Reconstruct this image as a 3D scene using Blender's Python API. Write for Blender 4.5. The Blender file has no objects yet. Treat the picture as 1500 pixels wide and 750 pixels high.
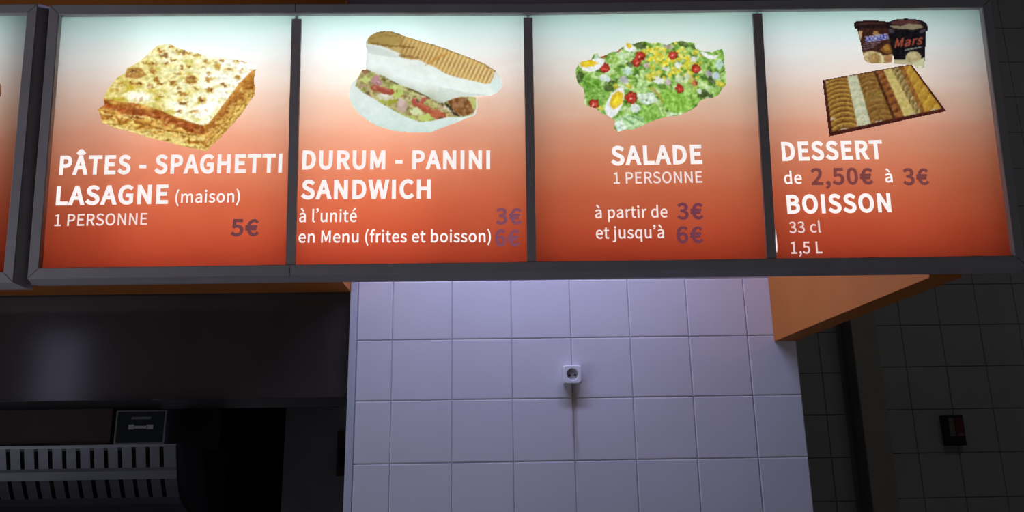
import bpy, bmesh, math, random
import numpy as np
from mathutils import Vector, Matrix
from mathutils.noise import noise as pnoise

scn = bpy.context.scene
COL = scn.collection
random.seed(7)

# ------------------------------------------------------------------ camera
F = 1160.975                       # focal length in pixels of the 1500 px wide frame
R = np.array([[0.999563, -0.024769, -0.016137],
              [0.009555, -0.245890, 0.969251],
              [0.027976, 0.968981, 0.245546]])     # rows: right, up, forward
EYE = np.array([0.0, 0.0, 1.6])
cam_data = bpy.data.cameras.new('camera')
cam_data.sensor_fit = 'HORIZONTAL'
cam_data.sensor_width = 36.0
cam_data.lens = F * 36.0 / 1500.0
cam_data.clip_start = 0.02
cam = bpy.data.objects.new('camera', cam_data)
cam.matrix_world = Matrix(((R[0, 0], R[1, 0], -R[2, 0], 0.0),
                           (R[0, 1], R[1, 1], -R[2, 1], 0.0),
                           (R[0, 2], R[1, 2], -R[2, 2], 1.6),
                           (0, 0, 0, 1)))
COL.objects.link(cam)
scn.camera = cam

# ------------------------------------------------------------------ world, lights, exposure
scn.view_settings.view_transform = 'Standard'
scn.view_settings.look = 'None'
scn.view_settings.exposure = 0.0
scn.view_settings.gamma = 1.0
scn.view_settings.use_curve_mapping = False
scn.cycles.use_denoising = True
world = bpy.data.worlds.new('dim_room')
scn.world = world
world.use_nodes = True
world.node_tree.nodes['Background'].inputs[0].default_value = (1.0, 0.98, 0.98, 1)
world.node_tree.nodes['Background'].inputs[1].default_value = 0.016


def area_light(name, loc, aim, sx, sy, power, color, spread=180):
    ld = bpy.data.lights.new(name, 'AREA')
    ld.shape = 'RECTANGLE'
    ld.size, ld.size_y = sx, sy
    ld.energy = power
    ld.color = color
    ld.spread = math.radians(spread)
    o = bpy.data.objects.new(name, ld)
    o.location = loc
    d = Vector(aim) - Vector(loc)
    o.rotation_euler = d.to_track_quat('-Z', 'Y').to_euler()
    COL.objects.link(o)
    return o


# ceiling tube between the sign and the tiled wall (hidden behind the sign)
area_light('ceiling_tube_light', (0.10, 2.15, 2.90), (0.10, 2.22, 0), 1.1, 0.10, 12.6, (0.65, 0.69, 1.20))
# daylight through the shop front, behind and to the left of the viewer
area_light('shop_window_light', (-2.8, 0.25, 1.15), (-0.3, 1.6, 2.0), 1.1, 1.2, 16.0, (0.95, 0.97, 1.16))
area_light('shop_door_light', (-4.38, -2.9, 2.50), (-1.5, 2.6, 2.0), 0.40, 0.80, 1.15, (0.74, 0.76, 1.2))
# added fill that brightens the tiled walls on the right, no lamp there
area_light('side_room_fill', (2.5, 1.6, 4.05), (2.5, 3.6, 1.4), 1.6, 0.8, 1.55, (1.0, 0.99, 0.96))

# ------------------------------------------------------------------ turning a direction of sight into a point on a plane
SY, TILT, D0, SZ = -0.0127916, 0.0920907, 1.55, 0.37966
EX = np.array([math.cos(SY), math.sin(SY), 0.0])
NA = np.array([-math.sin(SY), math.cos(SY), 0.0])
EZ = np.array([0, 0, 1.0]) * math.cos(TILT) - NA * math.sin(TILT)
EY = np.cross(EZ, EX)               # away from the viewer
S0 = np.array([0.0, D0, 1.6 + SZ])


def ray(px, py):
    return ((px - 750.0) / F) * R[0] + ((375.0 - py) / F) * R[1] + R[2]


def on_depth(px, py, Y):
    """point of the plane y = Y seen at (px, py)"""
    d = ray(px, py)
    return EYE + d * (Y / d[1])


def on_sign(px, py, d=0.0):
    """(u, v) in the sign's own plane, d metres in front of the panels"""
    w = ray(px, py)
    p0 = S0 - EY * d
    p = EYE + w * (((p0 - EYE) @ EY) / (w @ EY)) - p0
    return float(p @ EX), float(p @ EZ)


# ------------------------------------------------------------------ materials
def lin(c):
    c = np.asarray(c, float) / 255.0
    return np.where(c <= 0.04045, c / 12.92, ((c + 0.055) / 1.055) ** 2.4)


def mat(name, rgb, rough=0.5, metal=0.0, spec=0.5, bump=0.0, bump_scale=40.0, vary=0.0, vary_scale=6.0):
    """principled surface with procedural colour variation and bump; rgb is linear"""
    m = bpy.data.materials.new(name)
    m.use_nodes = True
    nt = m.node_tree
    b = nt.nodes['Principled BSDF']
    b.inputs['Base Color'].default_value = (*rgb, 1)
    b.inputs['Roughness'].default_value = rough
    b.inputs['Metallic'].default_value = metal
    b.inputs['Specular IOR Level'].default_value = spec
    if bump or vary:
        tc = nt.nodes.new('ShaderNodeTexCoord')
    if vary:
        n = nt.nodes.new('ShaderNodeTexNoise')
        n.inputs['Scale'].default_value = vary_scale
        n.inputs['Detail'].default_value = 5
        nt.links.new(tc.outputs['Object'], n.inputs['Vector'])
        r = nt.nodes.new('ShaderNodeValToRGB')
        r.color_ramp.elements[0].position = 0.3
        r.color_ramp.elements[1].position = 0.7
        r.color_ramp.elements[0].color = (*[max(0, c * (1 - vary)) for c in rgb], 1)
        r.color_ramp.elements[1].color = (*[min(1, c * (1 + vary)) for c in rgb], 1)
        nt.links.new(n.outputs['Fac'], r.inputs['Fac'])
        nt.links.new(r.outputs['Color'], b.inputs['Base Color'])
    if bump:
        n2 = nt.nodes.new('ShaderNodeTexNoise')
        n2.inputs['Scale'].default_value = bump_scale
        n2.inputs['Detail'].default_value = 3
        nt.links.new(tc.outputs['Object'], n2.inputs['Vector'])
        bp = nt.nodes.new('ShaderNodeBump')
        bp.inputs['Strength'].default_value = bump
        bp.inputs['Distance'].default_value = 0.01
        nt.links.new(n2.outputs['Fac'], bp.inputs['Height'])
        nt.links.new(bp.outputs['Normal'], b.inputs['Normal'])
    return m


def emit(name, rgb255, k=1.0):
    m = bpy.data.materials.new(name)
    m.use_nodes = True
    nt = m.node_tree
    nt.nodes.clear()
    e = nt.nodes.new('ShaderNodeEmission')
    e.inputs['Color'].default_value = (*lin(rgb255), 1)
    e.inputs['Strength'].default_value = k
    o = nt.nodes.new('ShaderNodeOutputMaterial')
    nt.links.new(e.outputs[0], o.inputs[0])
    return m


def picture_mat():
    m = bpy.data.materials.new('printed_picture_backlit')
    m.use_nodes = True
    nt = m.node_tree
    nt.nodes.clear()
    a = nt.nodes.new('ShaderNodeVertexColor')
    a.layer_name = 'print'
    e = nt.nodes.new('ShaderNodeEmission')
    o = nt.nodes.new('ShaderNodeOutputMaterial')
    nt.links.new(a.outputs['Color'], e.inputs['Color'])
    nt.links.new(e.outputs[0], o.inputs[0])
    return m


def panel_mat(h):
    """translucent print: white at the top running into orange red at the bottom"""
    m = bpy.data.materials.new('backlit_print')
    m.use_nodes = True
    nt = m.node_tree
    nt.nodes.clear()
    tc = nt.nodes.new('ShaderNodeTexCoord')
    sp = nt.nodes.new('ShaderNodeSeparateXYZ')
    nt.links.new(tc.outputs['Object'], sp.inputs[0])
    # soft marbling of the print, drawn out sideways
    mp = nt.nodes.new('ShaderNodeMapping')
    mp.inputs['Scale'].default_value = (3.0, 1.0, 9.0)
    nt.links.new(tc.outputs['Object'], mp.inputs['Vector'])
    nz = nt.nodes.new('ShaderNodeTexNoise')
    nz.inputs['Scale'].default_value = 2.2
    nz.inputs['Detail'].default_value = 4
    nt.links.new(mp.outputs[0], nz.inputs['Vector'])
    ad = nt.nodes.new('ShaderNodeMath')
    ad.operation = 'MULTIPLY_ADD'
    ad.inputs[1].default_value = 0.075
    nt.links.new(nz.outputs['Fac'], ad.inputs[0])
    dv = nt.nodes.new('ShaderNodeMath')
    dv.operation = 'MULTIPLY_ADD'
    dv.inputs[1].default_value = -1.0 / h
    dv.inputs[2].default_value = 1.0 - 0.0375
    nt.links.new(sp.outputs['Z'], dv.inputs[0])
    nt.links.new(dv.outputs[0], ad.inputs[2])
    rp = nt.nodes.new('ShaderNodeValToRGB')
    els = rp.color_ramp.elements
    for i, (t, c) in enumerate(PRINT):
        e = els[i] if i < 2 else els.new(t)
        e.position = t
    for e, (t, c) in zip(sorted(els, key=lambda q: q.position), PRINT):
        e.color = (*lin(c), 1)
    nt.links.new(ad.outputs[0], rp.inputs['Fac'])
    tr = nt.nodes.new('ShaderNodeBsdfTranslucent')
    nt.links.new(rp.outputs['Color'], tr.inputs['Color'])
    o = nt.nodes.new('ShaderNodeOutputMaterial')
    nt.links.new(tr.outputs[0], o.inputs[0])
    return m


PRINT = [(0.0, (196, 234, 228)), (0.07, (214, 238, 237)), (0.16, (230, 234, 233)), (0.26, (230, 217, 208)), (0.36, (222, 190, 170)),
         (0.48, (215, 156, 130)), (0.60, (207, 128, 97)), (0.74, (197, 101, 70)), (0.88, (186, 79, 51)), (1.0, (176, 64, 42))]


# ------------------------------------------------------------------ mesh helpers
def link(name, me, m, parent=None, smooth=False):
    o = bpy.data.objects.new(name, me)
    if m is not None:
        me.materials.append(m)
    COL.objects.link(o)
    if parent is not None:
        o.parent = parent
    if smooth:
        for p in me.polygons:
            p.use_smooth = True
    return o


def bm_obj(name, bm, m, parent=None, smooth=False):
    bmesh.ops.recalc_face_normals(bm, faces=bm.faces)
    me = bpy.data.meshes.new(name)
    bm.to_mesh(me)
    bm.free()
    return link(name, me, m, parent, smooth)


def tag(o, label=None, cat=None, group=None, kind=None):
    if label: o['label'] = label
    if cat: o['category'] = cat
    if group: o['group'] = group
    if kind: o['kind'] = kind
    return o


def empty(name, loc, rot=None):
    o = bpy.data.objects.new(name, None)
    o.empty_display_size = 0.1
    o.location = loc
    if rot is not None:
        o.rotation_euler = rot
    COL.objects.link(o)
    return o


def add_box(bm, x0, x1, y0, y1, z0, z1, bevel=0.0):
    r = bmesh.ops.create_cube(bm, size=1.0)
    vs = r['verts']
    for v in vs:
        v.co = Vector(((x0 + x1) / 2 + v.co.x * (x1 - x0), (y0 + y1) / 2 + v.co.y * (y1 - y0), (z0 + z1) / 2 + v.co.z * (z1 - z0)))
    if bevel:
        es = list({e for v in vs for e in v.link_edges})
        bmesh.ops.bevel(bm, geom=es, offset=bevel, segments=2, profile=0.7, affect='EDGES')


def box(name, x0, x1, y0, y1, z0, z1, m, parent=None, bevel=0.0):
    bm = bmesh.new()
    add_box(bm, x0, x1, y0, y1, z0, z1, bevel)
    return bm_obj(name, bm, m, parent)


def structure(o):
    o['kind'] = 'structure'
    return o


def tiles(bm, x0, x1, z0, z1, y, px, pz, ox, oz, gap=0.0022, thick=0.0045, bev=0.0028):
    """glazed tiles with pillowed edges in front of a grout plane at y (facing -y)"""
    i0, i1 = math.floor((x0 - ox) / px), math.ceil((x1 - ox) / px)
    j0, j1 = math.floor((z0 - oz) / pz), math.ceil((z1 - oz) / pz)
    rnd = random.Random(3)
    for i in range(i0, i1):
        for j in range(j0, j1):
            a, b = max(x0, ox + i * px + gap / 2), min(x1, ox + (i + 1) * px - gap / 2)
            c, d = max(z0, oz + j * pz + gap / 2), min(z1, oz + (j + 1) * pz - gap / 2)
            if b - a < 0.012 or d - c < 0.012:
                continue
            yy = y - thick - rnd.uniform(0, 0.0008)
            rings = []
            for s, yo in ((0.0, y + 0.0005), (0.0, yy + bev * 0.8), (bev * 0.35, yy + bev * 0.25), (bev * 1.2, yy)):
                rings.append([bm.verts.new((a + s, yo, c + s)), bm.verts.new((b - s, yo, c + s)),
                              bm.verts.new((b - s, yo, d - s)), bm.verts.new((a + s, yo, d - s))])
            for r0, r1 in zip(rings, rings[1:]):
                for k in range(4):
                    bm.faces.new((r0[k], r0[(k + 1) % 4], r1[(k + 1) % 4], r1[k]))
            bm.faces.new(rings[-1])

# ------------------------------------------------------------------ the place: walls, floor, ceiling, bulkheads
M_tile = mat('white_glazed_tile', (0.72, 0.70, 0.72), rough=0.28, spec=0.5, bump=0.10, bump_scale=7.0, vary=0.03, vary_scale=3.0)
M_grout = mat('light_grout', (0.66, 0.64, 0.66), rough=0.9, spec=0.2, vary=0.1, vary_scale=30)
M_plastic_trim = mat('grey_corner_profile', (0.52, 0.54, 0.58), rough=0.45)
M_dark_tile = mat('dark_side_tile', (0.58, 0.57, 0.555), rough=0.35, vary=0.06, vary_scale=4, bump=0.05, bump_scale=8)
M_dark_grout = mat('dark_grout', (0.36, 0.35, 0.34), rough=0.9, vary=0.1)
M_orange = mat('orange_painted_board', (0.56, 0.175, 0.028), rough=0.62, spec=0.3, vary=0.05, vary_scale=9, bump=0.03, bump_scale=60)
M_ceiling = mat('dark_ceiling_paint', (0.10, 0.10, 0.10), rough=0.9, vary=0.08)
M_floor = mat('grey_floor_tile', (0.20, 0.19, 0.18), rough=0.5, vary=0.15, vary_scale=5)
M_dim = mat('dim_kitchen_paint', (0.60, 0.60, 0.60), rough=0.7, vary=0.1, vary_scale=5)
M_dim2 = mat('kitchen_paint_dimmed', (0.12, 0.12, 0.12), rough=0.8, vary=0.1)  # same kitchen wall, colour darkened to offset the window light on its left part
M_dark_dim = mat('doorway_painted_dark', (0.03, 0.03, 0.035), rough=0.8, vary=0.1)  # near-black colour stands in for the darkness beyond the doorway
M_pilaster = mat('olive_painted_pilaster', (0.52, 0.50, 0.43), rough=0.7, vary=0.05)

YW = 2.6451
WX, WZ, TW, TH = -0.3286, 1.9840, 0.19948, 0.2
xl = float(on_depth(511.5, 560, YW)[0])        # left end of the tiled wall
xr = float(on_depth(1169, 530, YW)[0])         # right end
bm = bmesh.new()
add_box(bm, xl, xr, YW, YW + 0.13, 0.0, 3.1)
wall_back = structure(bm_obj('wall_back', bm, M_grout))
bm = bmesh.new()
tiles(bm, xl + 0.022, xr - 0.001, 0.0, 3.09, YW + 0.0005, TW, TH, WX, WZ)


def stained_tile():
    """white glaze with the rusty drip that runs down the joint below the socket"""
    m = M_tile.copy()
    m.name = 'white_glazed_tile_with_drip'
    nt = m.node_tree
    b = nt.nodes['Principled BSDF']
    src = b.inputs['Base Color'].links[0].from_socket
    tc = nt.nodes.new('ShaderNodeTexCoord')
    sx, sz = float(on_depth(841.5, 600, YW)[0]), float(on_depth(841.5, 565, YW)[2])
    sep = nt.nodes.new('ShaderNodeSeparateXYZ')
    nt.links.new(tc.outputs['Object'], sep.inputs[0])

    def math_(op, a, bb):
        n = nt.nodes.new('ShaderNodeMath')
        n.operation = op
        for k, v in enumerate((a, bb)):
            if isinstance(v, (int, float)):
                n.inputs[k].default_value = v
            else:
                nt.links.new(v, n.inputs[k])
        return n.outputs[0]
    nz = nt.nodes.new('ShaderNodeTexNoise')
    nz.inputs['Scale'].default_value = 14
    nt.links.new(tc.outputs['Object'], nz.inputs['Vector'])
    dx = math_('ABSOLUTE', math_('ADD', math_('SUBTRACT', sep.outputs['X'], sx), math_('MULTIPLY', math_('SUBTRACT', nz.outputs['Fac'], 0.5), 0.012)), 0)
    fx = nt.nodes.new('ShaderNodeMapRange')
    fx.inputs['From Min'].default_value, fx.inputs['From Max'].default_value = 0.013, 0.001
    nt.links.new(dx, fx.inputs['Value'])
    fz = nt.nodes.new('ShaderNodeMapRange')
    fz.inputs['From Min'].default_value, fz.inputs['From Max'].default_value = sz - 0.33, sz
    nt.links.new(sep.outputs['Z'], fz.inputs['Value'])
    top = math_('LESS_THAN', sep.outputs['Z'], sz + 0.01)
    f = math_('MULTIPLY', math_('MULTIPLY', math_('MULTIPLY', fx.outputs[0], fz.outputs[0]), top), 0.8)
    mx = nt.nodes.new('ShaderNodeMix')
    mx.data_type = 'RGBA'
    nt.links.new(f, mx.inputs['Factor'])
    nt.links.new(src, mx.inputs['A'])
    mx.inputs['B'].default_value = (0.26, 0.17, 0.13, 1)
    nt.links.new(mx.outputs['Result'], b.inputs['Base Color'])
    return m


bm_obj('tiles', bm, stained_tile(), wall_back)
# corner profile on the free edge of the tiled wall
bm = bmesh.new()
add_box(bm, xl - 0.004, xl + 0.020, YW - 0.010, YW + 0.02, 0.0, 3.09, 0.004)
bm_obj('corner_profile', bm, M_plastic_trim, wall_back)

structure(box('floor', -4.2, 4.2, -4.2, 5.2, -0.1, 0.0, M_floor))
structure(box('ceiling', -4.2, 1.0277, 1.05, 5.2, 3.1, 3.2, M_ceiling))
structure(box('ceiling_right', 1.0277, 4.2, 1.05, 5.2, 4.3, 4.4, M_ceiling))

# orange bulkheads hanging from the ceiling
bx0, bx1, bz = 0.9556, 1.0277, 1.9632
structure(box('trim_1', bx0, bx1, 1.66, YW - 0.0065, bz, 3.098, M_orange, bevel=0.0015))
bz2 = float(on_depth(250, 430.5, YW)[2])
structure(box('trim_2', -2.9, xl - 0.005, 2.36, YW + 0.0, bz2, 3.1, M_orange, bevel=0.0015))

# dark tiled walls of the unlit room on the right
YR = 3.87
xc = float(on_depth(1262, 610, YR)[0])
o1 = on_depth(1318.5, 477, YR)
TR = 0.2
bm = bmesh.new()
add_box(bm, xc, 3.6, YR, YR + 0.5, 0.0, 4.3)
wall_right = structure(bm_obj('wall_right', bm, M_dark_grout))
bm = bmesh.new()
tiles(bm, xc + 0.125, 3.6, 0.0, 4.29, YR, TR, TR * 1.03, float(o1[0]), float(o1[2]), gap=0.004)
bm_obj('tiles', bm, M_dark_tile, wall_right)
bm = bmesh.new()
add_box(bm, xc - 0.004, xc + 0.122, YR - 0.016, YR + 0.0, 0.0, 4.29, 0.004)
bm_obj('corner_pilaster', bm, M_pilaster, wall_right)
YR2 = 3.98
o2 = on_depth(1215, 547, YR2)
bm = bmesh.new()
add_box(bm, 0.9, xc - 0.0, YR2, YR2 + 0.2, 0.0, 4.3)
wall_recess = structure(bm_obj('wall_recess', bm, M_dark_grout))
bm = bmesh.new()
tiles(bm, 0.9, xc - 0.03, 0.0, 4.29, YR2, TR, TR * 1.03, float(o2[0]) + 0.16, float(o2[2]), gap=0.005)
bm_obj('tiles', bm, M_dark_tile, wall_recess)

# unlit kitchen on the left
YK = 3.5
dxa, dxb = float(on_depth(305, 680, YK)[0]), float(on_depth(415, 680, YK)[0])
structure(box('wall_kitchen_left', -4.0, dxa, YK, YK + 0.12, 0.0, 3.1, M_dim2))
structure(box('wall_kitchen_right', dxb, 0.9, YK, YK + 0.12, 0.0, 3.1, M_dim))
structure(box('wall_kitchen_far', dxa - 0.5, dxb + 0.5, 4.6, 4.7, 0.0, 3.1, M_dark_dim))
structure(box('wall_left', -4.1, -4.0, 1.2, 5.2, 0.0, 3.1, M_dim))

# ------------------------------------------------------------------ backlit menu boards
M_frame = mat('grey_anodised_frame', (0.44, 0.41, 0.405), rough=0.55, spec=0.4, vary=0.06, vary_scale=14, bump=0.02, bump_scale=90)
M_divider = mat('dark_grey_divider', (0.50, 0.43, 0.41), rough=0.5, vary=0.06, vary_scale=20)
M_housing = mat('black_sheet_housing', (0.02, 0.02, 0.02), rough=0.7, vary=0.1)
M_inside = mat('white_light_box_lining', (0.80, 0.80, 0.80), rough=0.8, vary=0.02)
M_letter = emit('backlit_white_letter', (252, 244, 243))
M_small = emit('backlit_small_white_letter', (240, 222, 219))
M_dimwhite = emit('backlit_dim_white_letter', (228, 202, 200))
M_picture = picture_mat()


def signobj_root(name):
    o = bpy.data.objects.new(name, None)
    o.empty_display_size = 0.1
    o.matrix_world = Matrix(((EX[0], EY[0], EZ[0], S0[0]), (EX[1], EY[1], EZ[1], S0[1]), (EX[2], EY[2], EZ[2], S0[2]), (0, 0, 0, 1)))
    COL.objects.link(o)
    return o


PROFILE = [(0.0, -0.010), (0.0, 0.0105), (0.0015, 0.012), (0.0200, 0.012), (0.0215, 0.0105), (0.0300, -0.022), (0.0300, -0.040), (0.0150, -0.040), (0.0150, -0.010)]


def offset_pts(pts, w):
    """closed polygon (ccw) moved outwards by w with mitred corners"""
    n = len(pts)
    out = []
    for i in range(n):
        a, b, c = np.array(pts[i - 1]), np.array(pts[i]), np.array(pts[(i + 1) % n])
        e1, e2 = (b - a) / np.linalg.norm(b - a), (c - b) / np.linalg.norm(c - b)
        n1, n2 = np.array([e1[1], -e1[0]]), np.array([e2[1], -e2[0]])
        k = n1 + n2
        k = k / (k @ n1)
        out.append(b + k * w)
    return out


def frame_mesh(name, opening, parent, corners):
    """mitred frame swept round the opening; a hairline joint at every corner and at seams"""
    bm = bmesh.new()
    n = len(opening)
    rings = [[bm.verts.new((p[0], -d, p[1])) for p in offset_pts(opening, w)] for w, d in PROFILE]
    k = len(PROFILE)
    for i in range(n):
        j = (i + 1) % n
        for a in range(k):
            b = (a + 1) % k
            bm.faces.new((rings[a][i], rings[b][i], rings[b][j], rings[a][j]))
    return bm_obj(name, bm, M_frame, parent)


def plate(name, pts, d, m, parent, thick=0.0):
    bm = bmesh.new()
    f = [bm.verts.new((p[0], -d, p[1])) for p in pts]
    if thick:
        g = [bm.verts.new((p[0], -d + thick, p[1])) for p in pts]
        bm.faces.new(f)
        bm.faces.new(list(reversed(g)))
        for i in range(len(f)):
            j = (i + 1) % len(f)
            bm.faces.new((f[i], f[j], g[j], g[i]))
    else:
        bm.faces.new(f)
    return bm_obj(name, bm, m, parent)


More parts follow.
